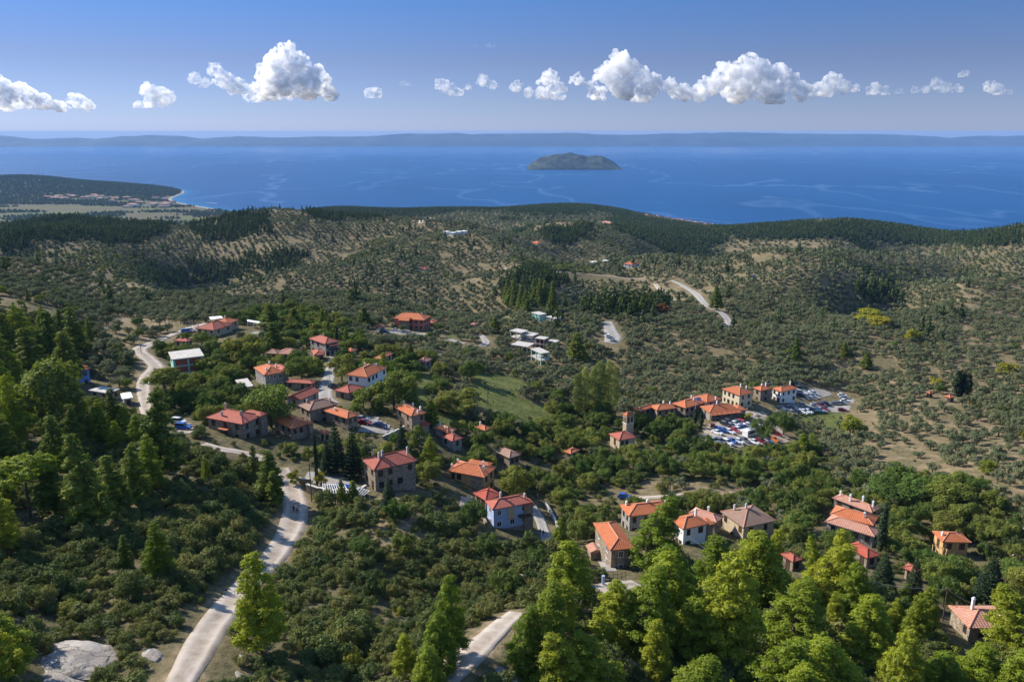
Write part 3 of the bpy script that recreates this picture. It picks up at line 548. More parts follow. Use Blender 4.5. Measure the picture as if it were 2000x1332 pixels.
def house(label, L, Fp, Rp, h, roof='orange', wall='stone', kind='hip', rise=None, chim=(), nf=3, nr=2, floors=2, frame=None, name='house', cat='house', door=True, group=None, wall2=None, extra=None, eave=.45, maxd=None, maxa=None, base=None, grow=0.0):
    h *= .84; (fx, fy, ze), a, d, t = local_frame(L, Fp, Rp, h)
    if maxd and d > maxd: d = maxd
    if maxa and a > maxa: a = maxa
    co, si = math.cos(t), math.sin(t); cx = fx - co * a / 2 - si * d / 2; cy = fy - si * a / 2 + co * d / 2
    gz = [float(ground(cx + co * sx * a / 2 - si * sy * d / 2, cy + si * sx * a / 2 + co * sy * d / 2)) for sx in (-1, 1) for sy in (-1, 1)]; zg = min(gz) - .8
    zc = float(ground(cx, cy)); root = empty(name, (cx, cy, zc), t); tag(root, label, cat, group)
    ez = ze - zc; bz = zg - zc; ww, wd = a - 2 * eave, d - 2 * eave
    wm = MB(); wm.box((0, 0, (ez + bz) / 2 - .1), (ww, wd, ez - bz - .2))
    wo_ = wm.build('wall', WALL[wall], root)
    if wall2:    # a lower storey of another stone
        k = MB(); hh = min(2.8, (ez - bz) * .5); k.box((0, 0, bz + hh / 2), (ww + .12, wd + .12, hh)); k.build('lower_wall', WALL[wall2], root)
    if kind == 'flat':
        k = MB(); k.box((0, 0, 0), (a, d, .28)); ro = k.build('roof', ROOF.get(roof) or WALL[roof], root); ro.location = (0, 0, ez)
    else:
        rise = rise or min(a, d) * .5 * .42
        k, (r0, r1), c = slope_roof(a, d, rise, kind); ro = k.build('roof', ROOF[roof], root); ro.location = (0, 0, ez)
        cap = MB(); cm = ridge_cap if roof in ('orange', 'pink', 'old') else ridge_dark
        if (Vector(r0) - Vector(r1)).length > .3: cap.tube(Vector(r0) + Vector((0, 0, .02)), Vector(r1) + Vector((0, 0, .02)), .13, n=6)
        if kind == 'hip':
            lx = a >= d; pair = ((0, r0), (1, r1), (2, r1), (3, r0)) if lx else ((0, r0), (1, r0), (2, r1), (3, r1))
            for i, r in pair: cap.tube(Vector(c[i]) + Vector((0, 0, .02)), Vector(r) + Vector((0, 0, .02)), .11, n=6)
        if cap.V: cap.build('ridge_cap', cm, ro)
    def roof_z(x, y):
        if kind == 'flat': return .14
        hx, hy = a / 2, d / 2
        if kind == 'hip': return rise * min(1, (hx - abs(x)) / min(hx, hy), (hy - abs(y)) / min(hx, hy))
        return rise * (1 - (abs(y) / hy if a >= d else abs(x) / hx))
    for cxr, cyr, ch in chim:
        x, y = cxr * a / 2, cyr * d / 2; z0 = roof_z(x, y); k = MB(); k.box((x, y, z0 + ch / 2 - .25), (.42, .42, ch + .5)); k.box((x, y, z0 + ch + .06), (.56, .56, .1)); k.box((x, y, z0 + ch + .24), (.3, .3, .24))
        k.build('chimney', WALL['white'] if roof in ('orange', 'pink') else WALL['concrete'], ro)
    top = ez - .2
    fl = floors if top - bz > 3 else 1
    for f_ in range(fl):
        zz = top - 1.15 - f_ * 2.9
        if zz - .8 < bz: continue
        for i in range(nf):
            if door and f_ == fl - 1 and i == nf // 2: win(root, (-ww / 2 + ww * (i + .5) / nf, -wd / 2, zz - .35, 'x'), 'f', 1.0, 2.1, frame, 'door'); continue
            if random.random() < .86: win(root, (-ww / 2 + ww * (i + .5) / nf + random.uniform(-.2, .2), -wd / 2, zz, 'x'), 'f', random.choice((.8, .95, 1.15)), frame=frame, name=random.choice(('window', 'window', 'shutter')))
        for i in range(nr):
            if random.random() < .86: win(root, (ww / 2, -wd / 2 + wd * (i + .5) / nr + random.uniform(-.2, .2), zz, 'y'), 'r', random.choice((.8, .95, 1.15)), frame=frame, name=random.choice(('window', 'window', 'shutter')))
    n = max(2, int(max(a, d) / 2.5))
    for i in range(n + 1):
        for j in range(n + 1):
            x, y = -a / 2 + a * i / n, -d / 2 + d * j / n; X_, Y_ = cx + co * x - si * y, cy + si * x + co * y; CLR.append((X_, Y_, 1.3))
            for e_ in (3, 6) + ((9, 13) if 'shell with pale green' in label or 'pale blue walls' in label else ()): CLR.append((X_ * (1 - e_ / Y_), Y_ - e_, 1.0))
    info = dict(root=root, roof=ro, a=a, d=d, ez=ez, bz=bz, t=t, ww=ww, wd=wd, rise=rise or 0); HOUSES.append(info)
    SIZES.append((label[:46], round(a, 1), round(d, 1), round(math.degrees(t)), round(math.hypot(cx, cy)), round(ez, 1)))
    return info
SIZES = []
def wing(H, x, y, a, d, ez, roof, wall, kind='hip', rise=None, bz=None):
    """a lower wing of the same house: its own wall and roof parts"""
    r = H['root']; bz = H['bz'] if bz is None else bz; k = MB(); k.box((x, y, (ez + bz) / 2 - .1), (a - .7, d - .7, ez - bz - .2)); k.build('wall', WALL[wall], r)
    k, _, _ = slope_roof(a, d, rise or min(a, d) * .2, kind); o = k.build('roof', ROOF[roof], r); o.location = (x, y, ez)
    t = H['t']; X, Y = r.location.x + math.cos(t) * x - math.sin(t) * y, r.location.y + math.sin(t) * x + math.cos(t) * y; CLR.append((X, Y, max(a, d) * .55))
def posts(H, x0, x1, y, z0, z1, n, mat, name='post', r=.1):
    for i in range(n):
        k = MB(); x = x0 + (x1 - x0) * i / max(1, n - 1); k.box((x, y, (z0 + z1) / 2), (2 * r, 2 * r, z1 - z0)); k.build(name, mat, H['root'])
# left side of the village
A = house('large stone house with red hipped roof above the bend of the gravel road', (399.7, 815.5), (473.5, 828.7), (515, 810.7), 5.2, 'red', 'stone', chim=[(-.75, .5, 1.6), (-.3, -.6, 1.0), (.55, -.3, 1.1)], nf=3, nr=2, frame=shutter)
wing(A, A['a'] * .32, A['d'] * .46, A['a'] * .5, A['d'] * .4, A['ez'] + .4, 'red', 'stone')
k = MB(); k.box((A['ww'] * .02, -A['wd'] / 2 - .85, A['ez'] - 2.1), (3.2, 1.7, .1)); k.build('awning', ROOF['orange'], A['root'])
k = MB(); k.box((A['ww'] * .1, -A['wd'] / 2 - 2.0, A['bz'] + .3), (A['ww'] * .9, .35, 2.6)); k.box((A['ww'] * .1, -A['wd'] / 2 - 2.0, A['bz'] + 1.65), (A['ww'] * .9 + .1, .5, .1)); k.build('terrace_wall', WALL['greystone'], A['root'])
B = house('house with pale blue walls and orange roof behind the tall dark tree', (95, 722), (140.6, 729.4), (180, 719.7), 5, 'orange', 'skyblue', chim=[(0, .2, 1.0)], nf=2, nr=2)
wing(B, B['a'] * .1, B['d'] * .3, B['a'] * .5, B['d'] * .5, B['ez'] + .5, 'orange', 'skyblue')
house('low building with a wide grey concrete roof left of the gravel road', (175.5, 761.7), (210, 768.8), (231, 760), 3.0, 'concrete', 'grey', 'flat', nf=2, nr=2, floors=1, name='outbuilding', cat='outbuilding')
house('small shed with a flat white concrete roof beside the gravel road', (232.5, 769.6), (239, 780), (260, 777.5), 2.4, 'white', 'grey', 'flat', nf=0, nr=1, floors=1, name='shed', cat='shed', maxd=7)
G_ = house('three storey shell with pale green walls, red block infill and flat roof', (332, 683), (335.3, 703), (397.8, 694), 6.4, 'concrete', 'teal', 'flat', nf=0, nr=0, floors=1, name='unfinished_building', cat='building', door=False, maxa=12)
r = G_['root']; xw = G_['ww'] / 2
for i in range(2):
    for f_ in range(3):
        k = MB(); y = -G_['wd'] / 2 + G_['wd'] * (.27 + .46 * i); z = G_['ez'] - 1.45 - f_ * 2.75; k.box((xw + .02, y, z), (.12, G_['wd'] * .4, 2.1)); k.build('block_panel', WALL['brick'], r)
for f_ in range(2):
    k = MB(); k.box((xw + .06, 0, G_['ez'] - 2.85 - f_ * 2.75), (.2, G_['wd'] + .1, .22)); k.build('floor_slab', WALL['concrete'], r)
k = MB(); k.box((-xw * .2, -G_['wd'] / 2 - .02, G_['ez'] - 1.4), (G_['ww'] * .4, .14, 2.0)); k.build('opening', dark_wood, r)
house('small square tan house with red pyramid roof behind the green shell', (337, 665.3), (365.4, 667), (377.4, 662.9), 5, 'red', 'tan', chim=[(-.2, 0, .5)], nf=2, nr=2)
T_ = house('tavern with red roofs below the gathering of people on the ridge', (400, 637), (418, 645), (437, 632), 4, 'red', 'tan', chim=[(.2, .3, .8)], nf=3, nr=2, floors=1, name='tavern', cat='tavern')
house('upper wing of the tavern with an orange red roof and open front', (420, 629), (444.5, 633), (459, 624), 4.2, 'orange', 'tan', chim=[(-.2, .2, .8)], nf=3, nr=2, floors=1, name='tavern', cat='tavern')
house('long low shed with faded tile roof at the tavern parking', (520, 688), (540, 691), (546, 684), 2.8, 'old', 'tan', nf=2, nr=1, floors=1, name='shed', cat='shed')
house('low shed with salmon tile roof behind the bright green trees', (543, 689), (578, 692), (584, 683), 2.8, 'pink', 'stone', nf=3, nr=1, floors=1, name='shed', cat='shed')
D = house('two storey stone house with red roof at the top of the village street', (605.4, 660.5), (635, 671.8), (661.8, 665.3), 6.2, 'red', 'greystone', chim=[(-.5, .5, .8)], nf=3, nr=3, frame=shutter)
k = MB(); k.box((D['ww'] / 2 + .9, 0, D['ez'] - 2.6), (1.8, D['wd'] * .7, .14)); k.build('balcony', dark_wood, D['root'])
k = MB(); k.box((D['ww'] / 2 + .9, 0, D['ez'] - .9), (1.9, D['wd'] * .7, .12)); k.build('awning', ROOF['red'], D['root'])
house('low red roofed shed against the house at the top of the street', (609.7, 684), (613, 694), (634, 691.7), 3, 'red', 'stone', nf=1, nr=2, floors=1, name='shed', cat='shed', maxd=8)
H7 = house('grey house with white arched windows and salmon orange roof', (493, 718), (516, 733), (557, 726.5), 5.2, 'orange', 'greystone', chim=[(-.6, .4, .9), (.0, .7, .9), (.5, -.5, .7)], nf=2, nr=3, frame=white_paint)
wing(H7, H7['a'] * .1, H7['d'] * .55, H7['a'] * .7, H7['d'] * .4, H7['ez'] + .4, 'red', 'greystone')
house('long low house with red roof left of the paved street', (558, 745.7), (609.7, 749.3), (617, 743.3), 3, 'red', 'stone', nf=4, nr=1, floors=1, maxd=6)
house('narrow red roofed house with grey gable beside the street', (579, 770), (587, 781), (603, 762), 3.4, 'red', 'grey', 'gable', nf=1, nr=2, floors=1)
house('long house with weathered tile roof at the foot of the street', (580.4, 791.4), (603.7, 802.5), (662.6, 788.6), 4.6, 'old', 'stone', chim=[(-.4, -.6, .8), (.5, .6, .8)], nf=2, nr=3)
house('stone house with bright orange roof in the middle of the lower row', (628.5, 803), (678, 817.3), (704.6, 810), 4.8, 'orange', 'stone', chim=[(-.3, -.4, .5)], nf=3, nr=2)
H12 = house('stone house with bright orange roof right of the large red one', (520.4, 821.4), (568.9, 837), (612, 829.8), 4.2, 'orange', 'stone', nf=3, nr=3)
wing(H12, H12['a'] * .45, H12['d'] * .45, H12['a'] * .3, H12['d'] * .3, H12['ez'] + .2, 'orange', 'stone')
house('tiny orange roofed shed under the dark firs', (621.7, 841.8), (633.7, 847.8), (645.7, 843), 2.8, 'orange', 'tan', nf=1, nr=1, floors=1, name='shed', cat='shed')
H14 = house('white walled house with many small windows and orange red roof', (684, 728), (717, 737), (746, 716), 6.4, 'orange', 'white', chim=[(-.7, .5, .9), (.4, .5, .6)], nf=3, nr=5, frame=shutter)
house('small red roofed house in the trees right of the street', (666, 757.8), (681.8, 767.8), (696, 753.4), 3, 'red', 'stone', nf=1, nr=2, floors=1)
H16 = house('tan stone house with orange pyramid roof at the edge of the meadow', (769.5, 794.5), (803, 813), (833, 806.3), 5.6, 'orange', 'stone', chim=[(-.9, .2, 1.0), (-.1, .5, 1.0), (.5, .8, .9), (.9, 0, .7)], nf=2, nr=2)
house('small shed with dark red roof beside the stone house by the meadow', (816, 825), (823.5, 832), (839, 826), 2.7, 'darkred', 'stone', nf=1, nr=1, floors=1, name='shed', cat='shed')
house('small orange roof half hidden in trees above the street', (676, 682.5), (686, 686.5), (694, 682), 3, 'orange', 'tan', nf=1, nr=1, floors=1, name='shed', cat='shed')
house('long orange roof half hidden behind trees left of the pink ruin', (736, 697), (744, 701), (761, 689), 3, 'orange', 'tan', nf=1, nr=2, floors=1, name='shed', cat='shed', maxd=9)
house('crumbling pale pink roof among trees at the top of the meadow', (817, 704), (831, 708), (838, 700), 3, 'pink', 'stone', nf=1, nr=1, floors=1, name='ruin', cat='ruin')
HT = house('wide salmon hotel with red orange roof and stone ground floor', (767, 621.8), (828.3, 625.5), (843.2, 617), 7.2, 'orange', 'salmon', chim=[(.6, .2, .6)], nf=6, nr=3, floors=2, name='hotel', cat='hotel', wall2='stone', maxd=14)
k, _, _ = slope_roof(6, 5, 1.4, 'gable'); o = k.build('porch_roof', ROOF['orange'], HT['root']); o.location = (-1.5, -HT['wd'] / 2 - 1.2, HT['ez'] - .1)
k = MB(); k.box((-1.5, -HT['wd'] / 2 - 1.1, HT['ez'] / 2 - .4), (4.6, 2.2, HT['ez'] + .4)); k.build('porch', WALL['stone'], HT['root'])
house('low annex with orange roof at the right end of the hotel', (838, 629), (846, 631), (851, 625), 3, 'orange', 'stone', nf=1, nr=1, floors=1, name='outbuilding', cat='outbuilding')
house('tiny kiosk with orange roof left of the hotel cars', (735, 636), (744, 639), (750, 635), 2.6, 'orange', 'tan', nf=1, nr=1, floors=1, name='kiosk', cat='kiosk')
house('tiny brown pavilion with tile roof among the olives right of the hotel', (921, 632), (927, 634.5), (933, 631), 2.6, 'pink', 'stone', nf=0, nr=0, floors=1, name='pavilion', cat='pavilion')
house('low flat roofed store dug into the garden below the grey house', (451.9, 738), (471, 757.8), (496, 755), 1.8, 'concrete', 'concrete', 'flat', nf=1, nr=1, floors=1, name='outbuilding', cat='outbuilding', maxa=10)
# lower centre
house('orange roofed house, upper one of the pair below the meadow', (845, 835.9), (874.5, 845), (893.8, 838.3), 4, 'orange', 'greystone', chim=[(-.8, .2, .8), (.3, -.5, .6)], nf=2, nr=1)
house('red roofed house, lower one of the pair below the meadow', (862, 851), (884, 861.6), (904.6, 853.9), 4, 'red', 'greystone', chim=[(-.4, .5, .8)], nf=2, nr=1)
house('orange roof peeping out of the trees below the meadow', (928.6, 833.5), (947, 840.7), (959, 834.5), 4, 'orange', 'stone', chim=[(-.8, .3, .9)], nf=1, nr=1)
house('ruined stone house with grey brown roof in the wooded valley', (972, 878), (994.7, 894.7), (1011.5, 885), 4, 'old', 'stone', nf=1, nr=2, name='ruin', cat='ruin')
house('orange roof nearly swallowed by the valley trees', (1099, 881.5), (1114.8, 886.3), (1134, 879), 3.4, 'orange', 'stone', nf=1, nr=1)
H23 = house('long stone house with dull red roof and paired white chimneys', (703.7, 896.3), (730, 918.7), (816.4, 900), 6.6, 'red', 'stone', chim=[(-.55, -.6, 1.0), (.12, -.35, 1.3), (.12, -.5, 1.3), (.1, .82, 1.8)], nf=2, nr=4, maxd=17)
H24 = house('two storey ochre fronted house with orange roof and brown windows', (872.3, 919.3), (946.3, 932.5), (970.5, 912.4), 5.8, 'orange', 'ochre', chim=[(-.85, .3, 1.0), (.4, .7, .9), (.7, -.2, .9), (-.9, -.5, .8)], nf=5, nr=2, frame=shutter)
wing(H24, H24['a'] * .05, H24['d'] * .55, H24['a'] * .6, H24['d'] * .35, H24['ez'] + .3, 'orange', 'stone')
k = MB(); k.box((H24['ww'] * .32, -H24['wd'] / 2 - .03, H24['ez'] - 2.9), (H24['ww'] * .36, .14, 5.2)); k.build('stone_panel', WALL['stone'], H24['root'])
house('low house with plain red roof between the ochre and the blue house', (924.5, 962), (948, 977), (980, 965), 3.2, 'darkred', 'stone', nf=2, nr=1, floors=1)
H26 = house('pale blue house with new red roof standing on a stone base', (945.9, 977.5), (962, 995.2), (1039.5, 981), 5.6, 'red', 'blue', chim=[(-.2, -.35, 1.4), (.2, .8, .9)], nf=1, nr=3, wall2='stone', frame=white_paint, maxd=15)
wing(H26, H26['a'] * .2, H26['d'] * .42, H26['a'] * .7, H26['d'] * .3, H26['ez'] - .5, 'red', 'stone')
k = MB(); k.box((H26['ww'] / 2 + .03, -H26['wd'] * .02, H26['ez'] - 1.9), (.16, H26['wd'] * .2, 3.4)); k.build('stone_panel', WALL['tan'], H26['root'])
k = MB(); k.box((H26['ww'] / 2 + .8, H26['wd'] * .33, H26['ez'] - 2.9), (1.8, H26['wd'] * .34, .16)); k.build('balcony', dark_wood, H26['root'])
# right valley
H27 = house('tall stone house with partly broken bright orange roof above the gate', (1161.8, 1021), (1191.5, 1074.7), (1238, 1068), 4.9, 'orange', 'stone', nf=2, nr=1, frame=white_paint, maxa=14)
wing(H27, -H27['a'] * .3, -H27['d'] * .55, 3.2, 3.0, 1.6, 'pink', 'stone', 'gable')
house('house with long salmon roof behind the round pine', (1213.5, 985), (1228, 1008), (1319, 996), 4.8, 'orange', 'greystone', chim=[(-.5, -.8, .8), (-.1, 0, .6), (.3, .7, .9)], nf=2, nr=4, maxd=16)
H29 = house('white house with orange roof and stone gable side', (1302, 1013.5), (1334.5, 1033.3), (1388.4, 1024.5), 4.8, 'orange', 'white', chim=[(-.1, .55, 1.6)], nf=3, nr=2, frame=shutter)
wing(H29, H29['a'] * .1, H29['d'] * .62, H29['a'] * .6, H29['d'] * .4, H29['ez'] - .8, 'orange', 'stone')
house('house with faded red tiled roof behind the white house', (1340, 1004.7), (1399.4, 1020), (1421.4, 1011), 3.8, 'pink', 'stone', chim=[(.1, .2, 1.2)], nf=3, nr=1)
H31 = house('old house with weathered grey brown roof right of the valley row', (1423.6, 996), (1452, 1030), (1502.8, 1008), 4.2, 'old', 'tan', chim=[(-.5, -.5, 1.2), (-.1, -.1, 1.2)], nf=3, nr=2, maxa=15)
house('rear house with pink tiled roof and three white chimneys', (1623.8, 972.3), (1703, 1001), (1722, 992.7), 3.6, 'pink', 'stone', chim=[(-.8, 0, 1.0), (-.2, -.5, 1.6), (.3, .1, 1.4), (.8, .1, 1.4)], nf=3, nr=1)
house('middle house with smooth bright orange roof at the white terrace', (1618.7, 1006.8), (1706, 1026), (1724, 1010), 4.6, 'orange', 'stone', chim=[(.5, -.4, 1.0)], nf=3, nr=1)
house('front house with old mottled pink tiles at the white terrace', (1612, 1017), (1708, 1048), (1717, 1032), 3.6, 'pink', 'greystone', nf=4, nr=1)
house('low red roofed house in front of the tall cypress', (1659.5, 1062), (1694, 1090), (1711, 1078), 3, 'darkred', 'stone', nf=2, nr=1, floors=1)
house('small ochre house with orange roof in the right hand gardens', (1829, 1037.4), (1840.8, 1057.8), (1893, 1055), 4, 'orange', 'ochre', chim=[(.1, -.7, .6)], nf=1, nr=2, floors=1, maxa=9)
H37 = house('old house with large pink tiled roof and tall white chimney', (1875, 1184), (1893, 1226), (1985, 1212), 3.4, 'pink', 'stone', chim=[(-.2, -.45, 1.9), (.5, .3, .7)], nf=2, nr=2, maxa=11)
house('small red roof behind the bright pine crowns', (1527, 1080), (1549, 1097), (1566, 1090), 3, 'red', 'stone', nf=1, nr=1, floors=1, name='shed', cat='shed')
house('flat red roofed shed in the gardens below the ochre house', (1761.6, 1107.6), (1789.7, 1119), (1803, 1112), 2.6, 'red', 'tan', nf=1, nr=1, floors=1, name='shed', cat='shed')
# church and the row above the lower car park
CH = house('church nave with plain salmon roof below the belfry', (1193.8, 846), (1209.5, 860), (1240, 851.7), 4.6, 'red', 'tan', 'hip', nf=1, nr=3, floors=1, name='church', cat='church')
BF = house('square stone belfry with paired arched openings and four gabled roof', (1217.4, 808), (1223.8, 812.5), (1238.8, 808.5), 9.5, 'orange', 'tan', 'hip', nf=0, nr=0, door=False, name='belfry', cat='belfry', wall2='greystone', eave=.22, rise=.9)
r = BF['root']
for s_, ax, w in ((-1, 'x', BF['ww']), (1, 'y', BF['wd'])):
    for q in (-.22, .22):
        k = MB(); z = BF['ez'] - 1.7; hw = w * .14
        pr = [(-hw, -1.1), (hw, -1.1), (hw, .6), (hw * .7, .95), (0, 1.1), (-hw * .7, .95), (-hw, .6)]
        if ax == 'x': k.add([(q * w + u, -BF['wd'] / 2 - .04, z + v) for u, v in pr] + [(q * w + u, -BF['wd'] / 2 + .1, z + v) for u, v in pr], [tuple(range(7)), tuple(range(13, 6, -1))] + [(i, 7 + i, 7 + (i + 1) % 7, (i + 1) % 7) for i in range(7)])
        else: k.add([(BF['ww'] / 2 + .04, q * w + u, z + v) for u, v in pr] + [(BF['ww'] / 2 - .1, q * w + u, z + v) for u, v in pr], [tuple(range(7)), tuple(range(13, 6, -1))] + [(i, 7 + i, 7 + (i + 1) % 7, (i + 1) % 7) for i in range(7)])
        k.build('belfry_opening', dark_wood, r)
k = MB(); k.box((0, 0, BF['ez'] - 3.1), (BF['ww'] + .25, BF['wd'] + .25, .18)); k.build('cornice', WALL['white'], r)
house('lowest and leftmost orange roof of the row above the church', (1239.6, 797.6), (1250, 803), (1281, 791.6), 4, 'orange', 'stone', nf=1, nr=3, maxd=12)
house('second orange roofed house of the row with two thin chimneys', (1275.6, 791.6), (1283, 801.5), (1317.7, 794), 4.6, 'orange', 'stone', chim=[(-.5, .2, 1), (.2, .6, 1)], nf=1, nr=3, maxd=12)
house('orange roofed house with white chimney left of the flag', (1312, 787.6), (1338.7, 797), (1377, 786), 5, 'orange', 'stone', chim=[(-.3, .5, 1), (.3, .3, .8)], nf=2, nr=4)
house('large rear house with salmon orange roof behind the flag', (1355, 774.3), (1380.7, 785.6), (1409, 778), 5.8, 'orange', 'grey', chim=[(.9, .2, 1)], nf=2, nr=2)
R5 = house('tavern with wide low orange roof and open verandah facing the car park', (1374.7, 793), (1386, 806.3), (1440, 797), 3.8, 'orange', 'greystone', chim=[(.0, -.2, 1.2)], nf=1, nr=5, floors=1, name='tavern', cat='tavern')
wing(R5, R5['a'] * .1, R5['d'] * .55, R5['a'] * .8, R5['d'] * .35, R5['ez'] - .3, 'orange', 'greystone')
for i in range(7):
    k = MB(); k.box((R5['a'] / 2 + .6, -R5['wd'] / 2 + R5['wd'] * i / 6, (R5['ez'] + R5['bz']) / 2), (.3, .3, R5['ez'] - R5['bz'])); k.build('post', WALL['stone'], R5['root'])
k = MB(); k.add([(R5['a'] / 2 - .1, -R5['d'] / 2, R5['ez'] - .02), (R5['a'] / 2 - .1, R5['d'] / 2, R5['ez'] - .02), (R5['a'] / 2 + 1.6, R5['d'] / 2, R5['ez'] - .55), (R5['a'] / 2 + 1.6, -R5['d'] / 2, R5['ez'] - .55)] + [(R5['a'] / 2 - .1, -R5['d'] / 2, R5['ez'] - .2), (R5['a'] / 2 - .1, R5['d'] / 2, R5['ez'] - .2), (R5['a'] / 2 + 1.6, R5['d'] / 2, R5['ez'] - .7), (R5['a'] / 2 + 1.6, -R5['d'] / 2, R5['ez'] - .7)], [(3, 2, 1, 0), (4, 5, 6, 7), (0, 4, 7, 3), (1, 2, 6, 5), (2, 3, 7, 6), (0, 1, 5, 4)]); k.build('verandah_roof', ROOF['orange'], R5['root'])
R6 = house('cream two storey house with orange roof and corner balcony above the car park', (1406.9, 759.5), (1444.5, 772.6), (1475, 767.4), 6.6, 'orange', 'cream', chim=[(-.1, .5, 1.3), (.3, .8, 1.3)], nf=4, nr=2, frame=shutter)
house('stone building with orange roof left of the bright white house', (1469, 756.9), (1486, 763), (1511, 758.5), 5.6, 'orange', 'stone', chim=[(-.3, 0, .6), (.2, .3, 1.2)], nf=1, nr=1)
house('bright white house with orange roof at the far end of the row', (1508, 757.8), (1526, 765), (1558, 757.5), 6.2, 'orange', 'white', chim=[(-.2, .7, 1.6)], nf=2, nr=3, frame=shutter)
# the concrete shells above the meadow and the far houses
def shell(label, L, Fp, Rp, h, storeys, col, infill=None, maxd=None, maxa=None):
    (fx, fy, ze), a, d, t = local_frame(L, Fp, Rp, h); a = min(a, maxa or 99); d = min(d, maxd or 99)
    co, si = math.cos(t), math.sin(t); cx = fx - co * a / 2 - si * d / 2; cy = fy - si * a / 2 + co * d / 2; zc = float(ground(cx, cy))
    r = tag(empty('unfinished_building', (cx, cy, zc), t), label, 'building', 'unfinished concrete buildings'); ez = ze - zc; sh = (ez + .6) / storeys
    for s_ in range(storeys):
        k = MB(); k.box((0, 0, ez - s_ * sh), (a, d, .28)); k.build('roof_slab' if s_ == 0 else 'floor_slab', WALL['concrete'], r)
        for i in range(3):
            for j in range(2):
                k = MB(); k.box((-a / 2 + .5 + (a - 1) * i / 2, -d / 2 + .5 + (d - 1) * j, ez - s_ * sh - sh / 2), (.38, .38, sh - .28)); k.build('column', WALL[col], r)
        if infill:
            k = MB(); k.box((0, 0, ez - s_ * sh - sh / 2), (a - 1.2, d - 1.2, sh - .28)); k.build('wall', WALL[infill], r)
            for i in range(2): win(r, (-a / 4 + a / 2 * i, -d / 2 + .6, ez - s_ * sh - sh / 2, 'x'), 'f', 1.3, 1.2)
    for q in range(5): CLR.append((cx + rng.uniform(-.4, .4) * a, cy + rng.uniform(-.4, .4) * d, max(a, d) * .5))
shell('tall open concrete frame, upper left of the unfinished group', (1000, 645), (1018, 650.5), (1026, 645), 6, 2, 'concrete', None)
shell('low wide concrete frame in the middle of the unfinished group', (1021, 652), (1040, 657), (1046, 651), 5, 2, 'concrete', None)
shell('open lowest level with bare columns left of the red block building', (1000, 672), (1030, 678), (1040, 670), 3, 1, 'concrete', None, maxd=8)
shell('red block building with flat roof, left of the pair', (1046, 660), (1063, 663.5), (1070, 659), 5, 2, 'concrete', 'brick')
shell('red block building with flat roof, right of the pair and lower', (1069, 666.5), (1086, 669), (1092, 665), 3.4, 1, 'concrete', 'brick')
shell('mint green concrete frame with a white flat roof at the front of the group', (1037, 681), (1056, 691), (1073, 688), 6, 2, 'teal', None)
shell('far flat roofed shell with turquoise wall, left of the two in the olives', (1036, 611), (1053, 615.5), (1069, 613.5), 4, 1, 'teal', 'teal')
shell('far flat roofed grey shell, right of the two in the olives', (1066, 618.5), (1083, 623), (1098, 620.5), 4, 1, 'concrete', 'grey')
house('white farmhouse with orange roof alone on the far ridge', (1220, 515), (1234, 517.5), (1246, 513.5), 3.6, 'orange', 'white', nf=2, nr=2, floors=1)
house('low white building left of the far farmhouse', (1153, 511), (1160, 512.6), (1167, 511), 3, 'white', 'white', 'flat', nf=2, nr=1, floors=1, name='outbuilding', cat='outbuilding', maxd=10)
house('small white cube beside the far farmhouse', (1177, 509), (1182, 510.3), (1187, 508.7), 3.4, 'white', 'white', 'flat', nf=1, nr=1, floors=1, name='outbuilding', cat='outbuilding', maxd=8)
house('red shack in the far olive grove', (824, 524), (831, 525.5), (838, 523.6), 2.6, 'darkred', 'white', nf=1, nr=1, floors=1, name='shed', cat='shed', maxd=7)
house('low shed with orange roof among the olives left of the cypresses', (1809, 766), (1816, 768.5), (1824, 766), 2.6, 'orange', 'stone', nf=1, nr=1, floors=1, name='shed', cat='shed')
house('longer shed with broken orange roof at the foot of the cypresses', (1843, 773), (1856, 777), (1867, 774.5), 2.6, 'orange', 'stone', nf=2, nr=1, floors=1, name='shed', cat='shed')
for i, (px, py) in enumerate([(872, 452), (884, 454), (896, 452), (906, 451)]):
    house('tiny white house in the far row beside the shaded ridge', (px - 4, py), (px + 1, py + 1.2), (px + 4.5, py), 5, 'white', 'white', 'flat', nf=2, nr=1, floors=1, name='house', cat='house', maxd=10, group='tiny white houses in a far row')
house('lone pale house on the hill behind the pine plantation', (1183, 434), (1192, 437), (1199, 434), 6, 'pink', 'tan', nf=2, nr=1, floors=1, maxd=16)
house('lone tan house in the far olive groves', (1044, 473.5), (1050, 476), (1058, 473.5), 4, 'orange', 'tan', nf=2, nr=1, floors=1, maxd=12)
# towns on the coast: small houses, each a thing
def small_house(px, py, w, d, h, roof, wall, rz, label, group, cat='house'):
    x, y, z = hit(px, py); r = tag(empty('house', (x, y, z), rz), label, cat, group)
    k = MB(); k.box((0, 0, h / 2 - 2), (w, d, h + 4)); k.build('wall', WALL[wall], r)
    k, _, _ = slope_roof(w + 1, d + 1, min(w, d) * .22, 'hip'); o = k.build('roof', ROOF[roof], r); o.location = (0, 0, h)
    CLR.append((x, y, max(w, d) * .8))
r2 = random.Random(5)
for i in range(70):
    t = i / 70; px = 1262 + 140 * t + r2.uniform(-5, 5); py = 424 + 17 * t + r2.uniform(-2.5, 4.5) * (.5 + t)
    small_house(px, py, r2.uniform(10, 19), r2.uniform(9, 14), r2.uniform(5, 8), r2.choice(['pink', 'pink', 'old', 'red']), r2.choice(['white', 'white', 'cream', 'tan']), r2.uniform(0, 3), 'small tiled house in the seaside town below the pine ridge', 'houses of the seaside town')
for i in range(9):
    small_house(1086 + i * 4.4, 400 + r2.uniform(-1, 1), 22, 14, 9, 'red', r2.choice(['white', 'cream']), r2.uniform(0, 3), 'red roofed house on top of the ridge beside the mast', 'houses on the mast ridge')
